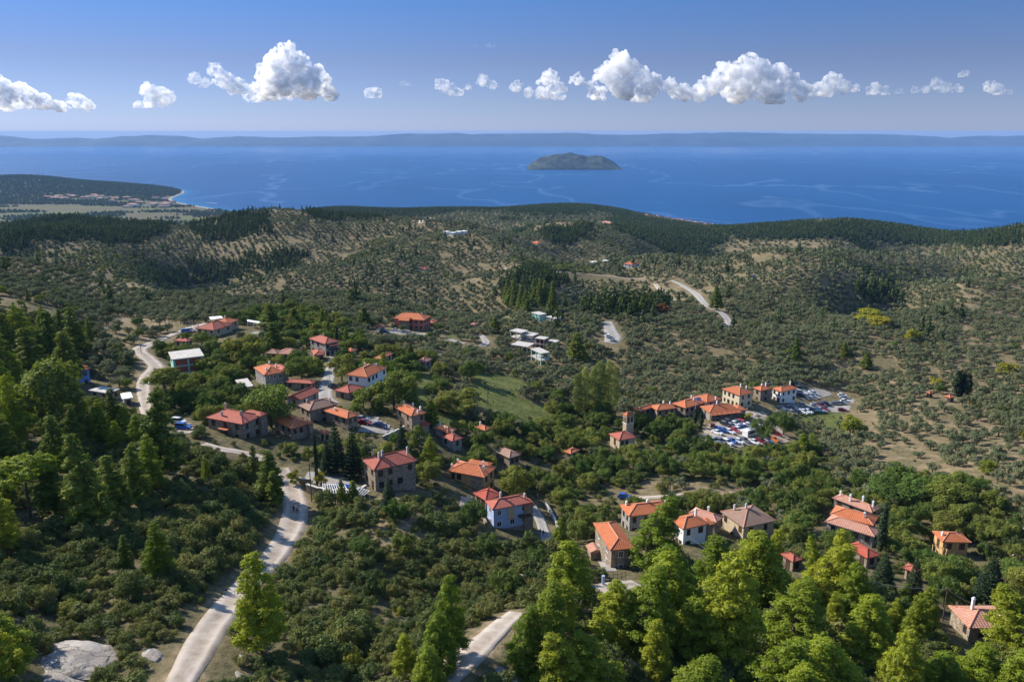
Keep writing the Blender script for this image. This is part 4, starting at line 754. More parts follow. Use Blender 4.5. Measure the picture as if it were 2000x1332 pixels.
for i in range(34):
    px = r2.uniform(90, 215) if i < 18 else r2.uniform(220, 345); py = 385 + r2.uniform(-3, 5) if i < 18 else 392 + r2.uniform(-4, 14)
    small_house(px, py, r2.uniform(30, 70), r2.uniform(18, 26), r2.uniform(8, 13), r2.choice(['pink', 'pink', 'old']), r2.choice(['white', 'tan', 'cream']), r2.uniform(-.5, .5), 'resort building on the flat land behind the far bay', 'resort buildings behind the far bay', 'resort building')
for i in range(10):
    small_house(660 + i * 7 + r2.uniform(-3, 3), 404 + r2.uniform(0, 3), 18, 14, 7, 'pink', 'tan', r2.uniform(0, 3), 'small house on the low coastal hill left of the mast', 'houses on the low coastal hill')
# ---------------------------------------------------------------- plants: the shapes
def leaves(blobs, n, size, seed, rough=.28, up=.25, shell=.30, flat=1.0, nj=.5):
    """leaf clumps set over and inside a crown made of lobes; returns vertices, quads, tint"""
    g = np.random.default_rng(seed); B = np.array(blobs, float); w = (B[:, 3] * B[:, 4] + B[:, 5] * B[:, 3]) ; w /= w.sum()
    k = g.choice(len(B), n, p=w); d = g.normal(size=(n, 3)); d /= np.linalg.norm(d, axis=1)[:, None]; d[:, 2] = np.where(d[:, 2] < -.55, -d[:, 2], d[:, 2])
    lump = .80 + rough * (np.sin(d[:, 0] * 5 + k * 1.7) * np.sin(d[:, 1] * 6 + k) + .6 * np.sin(d[:, 2] * 9 + d[:, 0] * 7 + k * 2.3))
    r = lump * (1 - shell * g.random(n) ** 2); P = B[k, :3] + d * r[:, None] * B[k, 3:6]
    keep = np.ones(n, bool)
    for j in range(len(B)):
        q = (P - B[j, :3]) / B[j, 3:6]; keep &= (k == j) | ((q ** 2).sum(1) > .42)
    P, d, k = P[keep], d[keep], k[keep]; n = len(P)
    nr = d / B[k, 3:6]; nr /= np.linalg.norm(nr, axis=1)[:, None]; nr = nr + g.normal(size=(n, 3)) * nj + np.array([0, 0, up]); nr /= np.linalg.norm(nr, axis=1)[:, None]
    a = np.cross(nr, g.normal(size=(n, 3))); a /= np.linalg.norm(a, axis=1)[:, None] + 1e-9; b_ = np.cross(nr, a)
    s = size * (.55 + .9 * g.random(n)); a *= s[:, None]; b_ *= (s * (.55 + .4 * g.random(n)) * flat)[:, None]
    V = np.stack([P - a, P - b_ * .9 + a * .2, P + a, P + b_], 1).reshape(-1, 3); F = np.arange(4 * n).reshape(n, 4)
    bt = g.random(len(B)); t = np.clip(.5 * bt[k] + .5 * g.random(n), 0, 1); return V, F, np.repeat(t, 4)
def tubes(segs, n=6):
    V, F = [], []
    for p, q, r0, r1 in segs:
        p, q = np.array(p, float), np.array(q, float); d = q - p; d /= np.linalg.norm(d) + 1e-9; a = np.cross(d, [.3, .9, .1]); a /= np.linalg.norm(a) + 1e-9; b_ = np.cross(d, a); o = len(V) * 0 + sum(len(v) for v in V)
        t = np.arange(n) * 2 * math.pi / n; ring = np.cos(t)[:, None] * a + np.sin(t)[:, None] * b_
        V.append(np.concatenate([p + ring * r0, q + ring * r1])); F += [(o + i, o + (i + 1) % n, o + n + (i + 1) % n, o + n + i) for i in range(n)]
    return np.concatenate(V), np.array(F)
def pine_blobs(g, H, W, lean=0.0, cone=.75, start=.2, umbrella=False):
    B = []; lev = int(8 + H / 2.0)
    if umbrella:
        for i in range(16):
            a = g.random() * 6.28; r = W * .5 * math.sqrt(g.random()) * .85; B.append((math.cos(a) * r, math.sin(a) * r, H * (.80 - .16 * (r / (W * .5)) ** 2) + g.normal() * H * .04, W * .17, W * .17, H * .10))
        return B
    for i in range(lev):
        t = start + (1 - start) * (i + .5) / lev; rad = W * .5 * max(.16, (1 - t) ** cone * 1.25 * (1 - .25 * math.exp(-((t - start) / .12) ** 2)))
        m_ = 3 + int(rad / (W * .10)); a0 = g.random() * 6.28
        for j in range(m_):
            a = a0 + j * 6.28 / m_ + g.normal() * .35; rr = rad * (.62 + .45 * g.random()); s = W * (.085 + .075 * g.random()) * (1 - .3 * t)
            B.append((math.cos(a) * rr * .8 + lean * t * W * .3, math.sin(a) * rr * .8, H * t + g.normal() * H * .018, s * 1.25, s * 1.25, s * .72))
        B.append((lean * t * W * .3, 0, H * t, rad * .32, rad * .32, H / lev * .7))
    B.append((lean * W * .3, 0, H * .965, W * .07, W * .07, H * .05)); return B
PROTO = {}
def proto(kind, blobs, n, size, seed, leaf, segs, **kw):
    V, F, t = leaves(blobs, n, size, seed, **kw); tv, tf = tubes(segs) if segs else (None, None)
    crown = np_mesh(kind + '_crown', V, F, [leaf], False, None, t)
    trunk = np_mesh(kind + '_trunk', tv, tf, [bark], True) if segs else None
    if segs: whole = np_mesh(kind, np.concatenate([V, tv]), np.concatenate([F, tf + len(V)]), [leaf, bark], False, [0] * len(F) + [1] * len(tf), np.concatenate([t, np.full(len(tv), .5)]))
    else: whole = crown
    PROTO.setdefault(kind, []).append((crown, trunk, whole))
g = np.random.default_rng(11)
def limbs(B, H, r, frac=.35, k=8):
    s = [((0, 0, -1.5), (0, 0, H * .45), r, r * .7), ((0, 0, H * .45), (B[-1][0] * .8, 0, H * .9), r * .7, r * .15)]
    for i in g.choice(len(B), min(k, len(B)), replace=False): b_ = B[i]; s.append(((b_[0] * .1, b_[1] * .1, b_[2] * .75), (b_[0], b_[1], b_[2]), r * .3, r * .08))
    return s
for i in range(4):    # bright Aleppo pines, 12 m tall, 6.5 m wide
    B = pine_blobs(g, 12, 7.0, g.normal() * .6, .48 + .25 * g.random(), .12); proto('pine', B, 30000, .105, 30 + i, pine_leaf, limbs(B, 12, .22), rough=.30, nj=.3)
for i in range(3):    # darker, narrower ones
    B = pine_blobs(g, 12, 5.6, g.normal() * .4, .8, .10); proto('darkpine', B, 20000, .115, 40 + i, darkpine_leaf, limbs(B, 12, .2), rough=.30, nj=.32)
for i in range(2):
    B = pine_blobs(g, 9, 8, umbrella=True); proto('umbrella', B, 20000, .11, 50 + i, (pine_leaf, darkpine_leaf)[i], limbs(B, 9, .2), rough=.3, nj=.3)
def dome(g, W, H, nb, base=.15, sm=.26):
    B = [(0, 0, H * .45, W * .33, W * .33, H * .42)]
    for i in range(nb):
        a = g.random() * 6.28; r = W * .5 * (.25 + .6 * math.sqrt(g.random())); z = H * (base + (.82 - base) * g.random() * math.sqrt(max(0, 1 - (r / (W * .55)) ** 2)) + .08); s = W * (sm * .6 + sm * .4 * g.random()); B.append((math.cos(a) * r, math.sin(a) * r, z, s, s, s * .85))
    return B
for i in range(6):    # maquis shrubs about 3.4 m wide
    B = dome(g, 3.4, 2.5, 11, .1, .25); proto('shrub', B, 5200, .082, 60 + i, shrub_leaf, None, rough=.34)
for i in range(5):    # olives 5 m wide
    B = dome(g, 5.0, 4.2, 10, .34, .24); proto('olive', B, 2600, .15, 70 + i, olive_leaf, [((0, 0, -1), (.1, 0, 1.4), .28, .2), ((.1, 0, 1.3), (.8, .3, 2.4), .16, .08), ((.1, 0, 1.3), (-.7, -.3, 2.4), .16, .08)], rough=.3)
for i in range(5):    # broadleaf trees 8 m wide
    B = dome(g, 8.0, 8.0, 20, .25, .21); proto('broad', B, 15000, .13, 80 + i, broad_leaf, limbs(B, 7.5, .25, k=6), rough=.32)
B = dome(g, 5.0, 5.5, 12, .15, .24); proto('yellow', B, 3600, .17, 90, yellow_leaf, [((0, 0, -1), (0, 0, 3), .14, .08)], rough=.32)
B = dome(g, 5.0, 5.0, 12, .2, .24); proto('rust', B, 3000, .17, 91, rust_leaf, [((0, 0, -1), (0, 0, 3), .14, .08)], rough=.32)
for i in range(2):    # cypress 12 m
    B = [(g.normal() * .12, g.normal() * .12, 12 * (t + .5) / 14, 1.15 * math.sin(math.pi * min(.93, (t + 2.2) / 16.5)) ** .8, 1.15 * math.sin(math.pi * min(.93, (t + 2.2) / 16.5)) ** .8, .9) for t in range(14)]
    proto('cypress', B, 5200, .15, 95 + i, fir_leaf, [((0, 0, -1), (0, 0, 2), .16, .14)], rough=.2)
for i in range(2):    # poplar 18 m
    B = [(g.normal() * .5, g.normal() * .5, 2.4 + 15 * (t + .5) / 18, 2.0 * math.sin(math.pi * min(.95, (t + 3) / 22)) ** .6 * (.8 + .4 * g.random()), 2.0 * math.sin(math.pi * min(.95, (t + 3) / 22)) ** .6, 1.2) for t in range(18)]
    proto('poplar', B, 13000, .12, 97 + i, poplar_leaf, [((0, 0, -1), (0, 0, 9), .2, .12)], rough=.34)
for i in range(2):    # fir 14 m, layered
    B = []
    for t in range(15):
        f = (t + .5) / 15; r = 2.5 * (1 - f) ** .85 + .15
        for j in range(7):
            a = j * .9 + t * .5 + g.normal() * .1; B.append((math.cos(a) * r * .68, math.sin(a) * r * .68, 1.2 + 12.5 * f - .15 * r, r * .40, r * .40, .26))
        B.append((0, 0, 1.2 + 12.5 * f, r * .3, r * .3, .6))
    proto('fir', B, 15000, .11, 100 + i, fir_leaf, [((0, 0, -1), (0, 0, 13), .2, .04)], rough=.25)
for i in range(4): B = dome(g, 5.0, 4.0, 4, .25, .34); proto('farolive', B, 190, .52, 110 + i, olive_leaf, None)
for i in range(4): B = [(g.normal() * .3, g.normal() * .3, 1.2 + 2.1 * q, 2.3 - .42 * q, 2.3 - .42 * q, 1.7) for q in range(4)] + [(g.normal() * 1.3, g.normal() * 1.3, 2 + 4 * g.random(), 1.3, 1.3, 1.0) for _ in range(4)]; proto('farpine', B, 330, .55, 120 + i, farpine_leaf, None)
for i in range(3): B = dome(g, 5.0, 3.2, 5, .1, .32); proto('farshrub', B, 200, .50, 130 + i, shrub_leaf, None)
SIZE = dict(farshrub=(5, 3.2), pine=(7.0, 12.0), darkpine=(5.6, 12.0), umbrella=(8.0, 8.2), shrub=(3.4, 2.5), olive=(5.0, 4.2), broad=(8.0, 8.0), yellow=(5.0, 5.5), rust=(5, 5), cypress=(2.3, 12), poplar=(4, 18), fir=(5, 14), farolive=(5, 4), farpine=(4.6, 9))
# ---------------------------------------------------------------- planting
NAMES = dict(farshrub='shrub', pine='pine_tree', darkpine='pine_tree', umbrella='umbrella_pine', shrub='shrub', olive='olive_tree', broad='broadleaf_tree', yellow='yellow_tree', rust='rust_coloured_tree', cypress='cypress_tree', poplar='poplar_tree', fir='fir_tree', farolive='olive_tree', farpine='pine_tree')
CATS = {'pine_tree': 'pine tree', 'umbrella_pine': 'pine tree', 'shrub': 'shrub', 'olive_tree': 'olive tree', 'broadleaf_tree': 'tree', 'yellow_tree': 'tree', 'rust_coloured_tree': 'tree', 'cypress_tree': 'cypress', 'poplar_tree': 'poplar', 'fir_tree': 'fir tree'}
def plant(kind, x, y, sx, sz, rz, var, label, group=None, parts=True):
    crown, trunk, whole = PROTO[kind][var % len(PROTO[kind])]; z = float(ground(x, y)) - .1
    if parts and trunk is not None:
        o = empty(NAMES[kind], (x, y, z), rz); o.scale = (sx, sx, sz); link('crown', crown, o); link('trunk', trunk, o)
    else: o = link(NAMES[kind], whole); o.location = (x, y, z); o.rotation_euler = (0, 0, rz); o.scale = (sx, sx, sz)
    return tag(o, label, CATS[NAMES[kind]], group)
HAND = []   # (x, y, radius) of trees set by hand
def tree(kind, tx, ty, by, wpx, label, group=None, var=None, clear=.62):
    """a tree whose top shows at (tx, ty), foot at height by, and crown wpx wide in the photograph"""
    wpx *= .9 if kind == 'pine' else 1
    x, y, z = hit(tx, by); u, fy, fz = ray(tx, ty); zt = CAMZ + fz / fy * y; H = max(1.5, zt - z); sl = math.hypot(y, CAMZ - z); Wd = wpx * sl / FPX
    w0, h0 = SIZE[kind]; plant(kind, x, y, Wd / w0 * 1.05, H / h0, random.uniform(0, 6.28), random.randrange(9) if var is None else var, label, group); HAND.append((x, y, Wd * clear * .5 + .4))
tree('pine', 511, 1083, 1272, 108, 'tall bushy pine with bare trunk standing right of the gravel road', var=0)
tree('pine', 313, 1020, 1132, 66, 'bright yellow green young pine alone on the shaded left slope')
tree('umbrella', 60, 893, 1010, 120, 'broad umbrella pine with sunlit flat crown at the left edge', var=0)
tree('umbrella', 58, 806, 885, 44, 'small umbrella pine on a bare leaning trunk above the broad one', var=0)
tree('darkpine', 184, 848, 1035, 92, 'tall dark cone shaped pine in the middle of the left slope')
tree('darkpine', 312, 762, 935, 88, 'tall dark pine left of the white and blue parked cars', var=1)
tree('umbrella', 326, 722, 792, 84, 'dense dark round pine beside the winding gravel road', var=1)
tree('broad', 92, 690, 860, 165, 'huge dark spreading tree in front of the blue walled house')
for i, (tx, ty, by, w) in enumerate([(1110, 1060, 1195, 112), (1262, 985, 1112, 108), (1325, 1060, 1200, 110), (1470, 1040, 1185, 150), (1418, 1085, 1300, 150), (1585, 1060, 1185, 110), (1545, 1148, 1278, 130), (1632, 1036, 1160, 76), (1690, 1165, 1300, 112),
                                    (1615, 1210, 1360, 150), (1250, 1118, 1285, 122), (1298, 1078, 1250, 140), (1905, 1262, 1365, 120), (1990, 1178, 1300, 120), (1500, 1062, 1160, 105), (1662, 1100, 1210, 90), (1392, 1050, 1170, 105), (1045, 1165, 1335, 120),
                                    (1110, 1235, 1370, 120), (1200, 1135, 1260, 105), (1350, 1170, 1300, 110), (1480, 1235, 1372, 125), (1080, 1130, 1240, 90), (1760, 1230, 1360, 90), (1835, 1275, 1372, 100), (1190, 1260, 1390, 130), (1340, 1290, 1420, 130), (1985, 1270, 1390, 110), (1560, 1300, 1440, 120), (1420, 1300, 1430, 110), (1015, 1190, 1320, 80)]):
    tree('pine', tx, ty, by, w, ['bright yellow green pine in the sunlit stand at the lower right', 'round sunlit pine pressed against the tall stone house'][i == 1], None if i == 1 else 'sunlit pines at the lower right', var=i)
for i, (tx, ty, by, w) in enumerate([(880, 1126, 1285, 78), (858, 1195, 1320, 84), (838, 1262, 1360, 72), (792, 1238, 1325, 54)]):
    tree('pine', tx, ty, by, w, ['tallest of the bright pines left of the dirt track', 'bushy bright pine just left of the dirt track', 'bright pine at the bottom edge left of the dirt track', 'small pale green pine left of the dirt track pines'][i])
for i, (tx, ty, by, w) in enumerate([(30, 1180, 1300, 100), (8, 1205, 1340, 90)]): tree('pine', tx, ty, by, w, ['bright pointed pine at the lower left corner above the rock', 'bright pine cut by the left edge near the lower corner'][i])
for i, (tx, ty, by, w) in enumerate([(33, 735, 880, 58), (165, 744, 860, 44), (112, 812, 930, 62), (298, 850, 960, 62), (265, 868, 985, 66), (15, 612, 705, 62), (60, 598, 700, 66), (100, 606, 700, 56), (146, 600, 690, 50), (20, 648, 760, 74), (72, 640, 745, 76), (132, 648, 750, 62), (0, 690, 800, 80), (230, 890, 1000, 70), (150, 790, 890, 50), (200, 780, 870, 44), (10, 790, 900, 70), (110, 900, 1010, 80), (5, 960, 1080, 80), (230, 760, 850, 46)]):
    tree('darkpine' if i % 3 else 'pine', tx, ty, by, w, 'pointed pine in the dark wood on the upper left slope', 'pines of the wood on the left slope', var=i)
tree('pine', 404, 894, 938, 22, 'small bright young pine in the scrub below the gravel road')
tree('darkpine', 530, 880, 975, 62, 'pine beside the gravel road where it bends out of the village')
tree('darkpine', 536, 920, 990, 38, 'smaller pine right at the verge of the gravel road bend')
for i, (tx, ty, by, w) in enumerate([(658, 818, 925, 46), (692, 828, 935, 42), (786, 820, 902, 34), (640, 856, 925, 30), (760, 930, 1000, 36), (745, 640, 665, 18)]):
    tree('fir', tx, ty, by, w, ['tall dark fir above the white pergola', 'second tall fir right of the tallest one', 'narrow dark fir behind the long stone house', 'slim fir left of the two tall ones', 'bluish fir in front of the long stone house', 'dark fir near the hotel'][i])
for i, (tx, ty, by, w) in enumerate([(540, 628, 690, 46), (575, 600, 642, 34), (528, 594, 645, 44), (711, 600, 640, 32), (435, 601, 628, 28)]):
    tree('darkpine', tx, ty, by, w, ['dense dark pine right of the tavern parking', 'dark pine standing alone behind the tavern parking', 'tall pine behind the white awnings', 'dark round pine left of the hotel', 'round pine behind the tavern roofs'][i])
for i, (tx, ty, by, w) in enumerate([(690, 938, 985, 28), (668, 934, 985, 22)]): tree('darkpine', tx, ty, by, w, ['thin see through pine beside the retaining wall', 'thinnest pine at the pergola corner'][i], var=2)
for i, (tx, ty, by, w) in enumerate([(1127, 728, 812, 20), (1142, 716, 813, 20), (1158, 710, 812, 20), (1172, 702, 812, 22), (1187, 702, 812, 21), (1199, 712, 806, 18)]): tree('poplar', tx, ty, by, w, 'tall poplar in the tight row above the valley', 'poplars in a row')
for i, (tx, ty, by, w) in enumerate([(1869, 722, 774, 21), (1878, 726, 774, 14), (1888, 729, 776, 15), (1719, 985, 1078, 19), (659, 634, 682, 7), (620, 846, 952, 9), (1357, 798, 834, 9), (1369, 800, 838, 9)]):
    tree('cypress', tx, ty, by, w, ['widest of the three black cypresses in the orchard', 'middle cypress of the three in the orchard', 'rightmost cypress of the three in the orchard', 'tall lone cypress beside the right hand orange roofs', 'needle thin cypress by the topmost street house', 'very slender cypress at the terrace by the road bend', 'left one of two slim cypresses below the flag', 'right one of two slim cypresses below the flag'][i])
for i, (tx, ty, by, w) in enumerate([(1555, 659, 712, 25), (1128, 648, 708, 46), (1400, 560, 606, 30), (826, 610, 640, 22), (966, 620, 650, 27), (1650, 668, 702, 26), (1690, 690, 720, 28), (1480, 700, 720, 14)]):
    tree('darkpine', tx, ty, by, w, ['lone dark pine rising from the olives on the right', 'big dark pine right of the unfinished buildings', 'pair of dark pines beside the pale bend of the road', 'dark pine left of the brown pavilion', 'round pine between pavilion and unfinished buildings', 'dark pine in the hollow right of the lone pine', 'second dark pine in the hollow right of the lone pine', 'small pine in the olives left of the lone pine'][i])
for i in range(17): tree('darkpine', 990 + (i * 37) % 98, 545 + (i * 23) % 42 - (8 if 1030 < 990 + (i * 37) % 98 < 1060 else 0), 590 + (i * 23) % 30, 22, 'dark pine in the grove on the slope above the village', 'pines of the round grove', clear=.4)
for i in range(15): tree('darkpine', 1140 + i * 11, 578 + (i * 29) % 18, 606 + (i * 13) % 12, 19, 'dark pine in the line left of the rust coloured tree', 'pines in a line on the slope', clear=.4)
tree('rust', 1295, 592, 612, 22, 'rust red tree at the right end of the pine line')
for i, (k_, tx, ty, by, w, lb) in enumerate([('yellow', 400, 694, 735, 34, 'bright yellow autumn tree beside the green building shell'), ('broad', 530, 748, 835, 96, 'large round green tree left of the narrow gabled house'), ('broad', 480, 650, 715, 70, 'big olive green tree behind the grey house'),
        ('yellow', 690, 1262, 1305, 36, 'bright yellow bush in the scrub at the bottom'), ('yellow', 782, 1183, 1205, 16, 'tiny yellow sapling in the scrub'), ('yellow', 626, 918, 950, 26, 'yellow green bush by the terrace gate'), ('yellow', 575, 915, 945, 24, 'yellow topped bush at the road fork'),
        ('broad', 1010, 908, 985, 62, 'round bright green tree behind the blue house'), ('broad', 770, 715, 800, 90, 'large tree left of the meadow'), ('broad', 590, 690, 745, 60, 'bright green tree left of the paved street'), ('broad', 668, 690, 745, 52, 'tree right of the paved street'),
        ('broad', 895, 760, 808, 84, 'dense dark thicket in the middle of the meadow'), ('broad', 865, 768, 806, 54, 'left half of the dark thicket in the meadow'), ('broad', 920, 700, 745, 44, 'light green tree at the upper edge of the meadow'), ('olive', 888, 773, 797, 18, 'small round bush standing alone in the meadow'),
        ('yellow', 1700, 600, 628, 50, 'yellow green clump in the hollow on the right'), ('yellow', 1720, 615, 640, 50, 'second yellow green clump in the hollow'), ('yellow', 1780, 640, 668, 28, 'yellow topped tree on the right hand slope'), ('yellow', 1826, 736, 754, 26, 'bright yellow green bush left of the cypresses'),
        ('yellow', 1968, 705, 735, 36, 'yellow green tree at the right edge'), ('yellow', 1660, 808, 850, 46, 'yellow green bushy tree below the turning area'), ('yellow', 1930, 895, 925, 30, 'yellow green bush in the sloping orchard'), ('broad', 1760, 930, 985, 110, 'dense green tree mass between orchard and orange roofs'),
        ('broad', 1850, 935, 990, 80, 'green tree at the lower edge of the sloping orchard'), ('broad', 1490, 812, 862, 46, 'dark green tree beside the white coach'), ('broad', 1530, 800, 850, 44, 'green tree between the two car parks'), ('yellow', 1460, 805, 822, 22, 'small yellow green tree at the tavern corner'),
        ('fir', 1925, 1080, 1200, 70, 'tall dark tree left of the purple bush at the right edge'), ('fir', 1780, 1085, 1180, 40, 'dark pointed tree in the lower gardens'), ('fir', 1722, 1075, 1150, 46, 'dark conifer below the tall cypress'), ('rust', 1955, 1150, 1190, 50, 'purple brown leafed tree above the old pink roof')]):
    tree(k_, tx, ty, by, w, lb)
# ---------------------------------------------------------------- clouds, standing beyond the far coast
def vapour(name, dens):
    m, nt = new_mat(name); b = NB(nt); pv = b.n('ShaderNodeVolumePrincipled'); pv.inputs['Color'].default_value = (1, 1, 1, 1); geo = b.n('ShaderNodeNewGeometry').outputs['Position']; mr = b.n('ShaderNodeMapRange'); b.l(b.noise(geo, .0042, 5, .68), mr.inputs[0]); mr.inputs[1].default_value = .40; mr.inputs[2].default_value = .59; mr.inputs[4].default_value = dens * 2; b.l(mr.outputs[0], pv.inputs['Density']); pv.inputs['Anisotropy'].default_value = .35
    o_ = b.n('ShaderNodeOutputMaterial'); b.l(pv.outputs[0], o_.inputs['Volume']); return m
bm = bmesh.new(); bmesh.ops.create_icosphere(bm, subdivisions=4, radius=1); bm.verts.ensure_lookup_table(); IV = np.array([v.co[:] for v in bm.verts]); IF = np.array([[v.index for v in f.verts] for f in bm.faces]); bm.free()
def cloud(label, blobs, base, D=31000.0, thin=1.0, seed=0):
    g = np.random.default_rng(500 + seed); k = D / FPX; V, F, A = [], [], []; cx = sum(q[0] for q in blobs) / len(blobs); zb = CAMZ + (HZ - base + 4) * k
    puffs = []
    for px, py, r in blobs:
        x, z, R = (px - 1000) * k, CAMZ + (HZ - py) * k, r * k; puffs.append((x, g.normal() * R * .5, z, R * .86, 1.0))
        for i in range(int(8 + r * .42)):
            a, e = g.random() * 6.28, math.asin(g.uniform(-.15, 1)); q = R * .78; s = R * g.uniform(.22, .46)
            puffs.append((x + math.cos(a) * math.cos(e) * q, -abs(math.sin(a)) * math.cos(e) * q * .8, z + math.sin(e) * q, s, 1.0))
            if g.random() < .8: a2 = g.random() * 6.28; puffs.append((x + math.cos(a) * math.cos(e) * q + math.cos(a2) * s * .9, -abs(math.sin(a)) * math.cos(e) * q * .8, z + math.sin(e) * q + abs(math.sin(a2)) * s * .9, s * g.uniform(.35, .6), .9))
        for i in range(3): a = g.random() * 6.28; puffs.append((x + math.cos(a) * R * 1.2, g.normal() * R * .3, z - R * g.uniform(.0, .5), R * .3, .45))
    n = 0
    for x, y, z, s, th in puffs:
        z = max(z, zb + s * .12); P = IV * (s, s * 1.05, s * .9)
        W_ = P + (x, y, z); q = W_ / (s * .62 + 60); ds = (vnoise(q[:, 0] + 40, q[:, 2] + q[:, 1] * .7 + 90, seed) - .5) + .5 * (vnoise(q[:, 0] * 2.3 + 7, q[:, 2] * 2.3 - q[:, 1] * 1.7 + 50, seed + 5) - .5)
        W_ = W_ + IV * (ds * s * .55)[:, None]; lo = W_[:, 2] < zb; W_[lo, 2] = zb - (zb - W_[lo, 2]) * .06
        V.append(W_); F.append(IF + n); A.append(np.full(len(IV), th * thin)); n += len(IV)
    me = np_mesh('cloud', np.concatenate(V) - (((cx - 1000) * k), 0, zb), np.concatenate(F), [vapour('cloud_vapour', .0055 * thin ** 3)], True)
    o = tag(link('cloud', me), label, 'cloud', 'cumulus clouds in a row over the far coast'); o.location = ((cx - 1000) * k, D, zb)
CL = [('long low cumulus cloud at the far left of the sky', '20,172,16 45,180,24 80,196,27 112,204,20 60,202,24 150,213,15 188,203,17 205,212,12', 226, .95), ('ragged small cumulus cloud left of the towering one', '326,183,15 346,198,22 302,212,11 330,205,17', 219, .85),
      ('thin torn cloud leaning against the towering one', '410,164,12 430,172,10 450,150,15 466,166,17 490,178,18 510,188,17 518,198,12', 208, .8), ('tallest towering cumulus cloud with a white pointed top', '585,116,17 572,138,27 606,146,27 545,152,20 566,172,36 620,172,36 652,164,13 651,188,20 540,186,22', 205, 1),
      ('small round cloud right of the towering one', '732,188,9 748,190,12 740,193,12', 201, .85), ('tiny faint cloud above the middle of the sea', '798,172,7 806,175,6', 179, .5), ('pair of small ragged clouds left of the sky centre', '868,174,13 884,184,13 900,188,11 918,178,6 946,166,12 964,174,9', 197, .8),
      ('cloud with an upright knob left of the long bank', '1008,178,12 1030,188,10 1068,163,17 1080,182,18 1058,190,14 1092,194,10', 205, .92), ('left half of the long cloud bank with a domed top', '1122,164,12 1148,176,11 1198,140,24 1178,158,24 1226,158,27 1206,182,28 1262,174,20 1296,178,16 1322,188,17 1245,190,22 1160,188,16', 208, 1),
      ('largest cloud of the bank, broad with a dark flat base', '1436,142,23 1402,156,25 1372,176,22 1450,162,32 1488,160,25 1512,172,22 1540,188,20 1428,188,28 1484,192,24 1350,190,16', 212, 1), ('rounded cloud just right of the largest one', '1594,168,17 1578,184,17 1618,180,14 1640,180,8', 204, .92),
      ('small oval cloud in the right part of the bank', '1674,182,13 1694,186,10', 196, .9), ('flat streaky cloud in the right part of the bank', '1722,186,7 1750,184,8 1770,183,8 1790,173,13 1806,180,12 1832,182,9', 193, .75), ('tiny cloud floating above the streaky one', '1836,156,8 1842,153,6', 164, .8), ('small cloud at the right end of the row', '1888,179,13 1906,184,12 1926,188,7', 195, .9),
      ('faint wisp high above the middle of the sea', '957,106,6 932,105,3 966,104,4', 112, .45)]
for i, (lb, s, base, th) in enumerate(CL): cloud(lb, [tuple(map(float, q.split(','))) for q in s.split()], base, 31000 + 150 * i, th, i)
# ---------------------------------------------------------------- the air
hb = MB(); hb.box((0, 14200, 215), (70000, 29000, 438)); m, nt = new_mat('sea_air'); b = NB(nt); pv = b.n('ShaderNodeVolumePrincipled'); pv.inputs['Color'].default_value = (.27, .50, .88, 1); pv.inputs['Density'].default_value = 2.9e-5; pv.inputs['Anisotropy'].default_value = 0.0
o_ = b.n('ShaderNodeOutputMaterial'); b.l(pv.outputs[0], o_.inputs['Volume']); hz = hb.build('haze', m); tag(hz, 'thin blue sea haze', kind='stuff')
# ---------------------------------------------------------------- cars
def car_paint(name, c, metal=.2):
    m, nt = new_mat(name); b = NB(nt); p = b.n('ShaderNodeBsdfPrincipled'); p.inputs['Base Color'].default_value = (*c, 1); p.inputs['Roughness'].default_value = .28; p.inputs['Metallic'].default_value = metal; p.inputs['Coat Weight'].default_value = .6; b.out(p.outputs[0]); return m
PAINT = {k: car_paint(k + '_car_paint', v, mt) for k, v, mt in (('white', (.78, .78, .78), 0), ('silver', (.42, .44, .46), .5), ('grey', (.17, .18, .20), .4), ('black', (.018, .018, .022), .1), ('dark blue', (.012, .035, .13), .2), ('blue', (.02, .10, .42), .2), ('red', (.42, .015, .015), .1), ('dark red', (.20, .010, .014), .1), ('orange', (.75, .17, .01), 0), ('rust red', (.30, .06, .03), .1))}
lamp_m = simple('headlight_lens', (.75, .75, .70), .2, .02, 1, .6)
CARM = {}
def loft(profile, w0, w1, zs=None):
    """closed body from a side outline: full width below, narrower towards the top"""
    zmin = min(z for _, z in profile); zmax = max(z for _, z in profile); n = len(profile); V = []
    for s in (-1, 1):
        for x, z in profile: t = (z - zmin) / (zmax - zmin); V.append((x, s * (w0 + (w1 - w0) * t ** 1.5) / 2, z))
    return V, [tuple(range(n)), tuple(range(2 * n - 1, n - 1, -1))] + [(i, n + i, n + (i + 1) % n, (i + 1) % n) for i in range(n)]
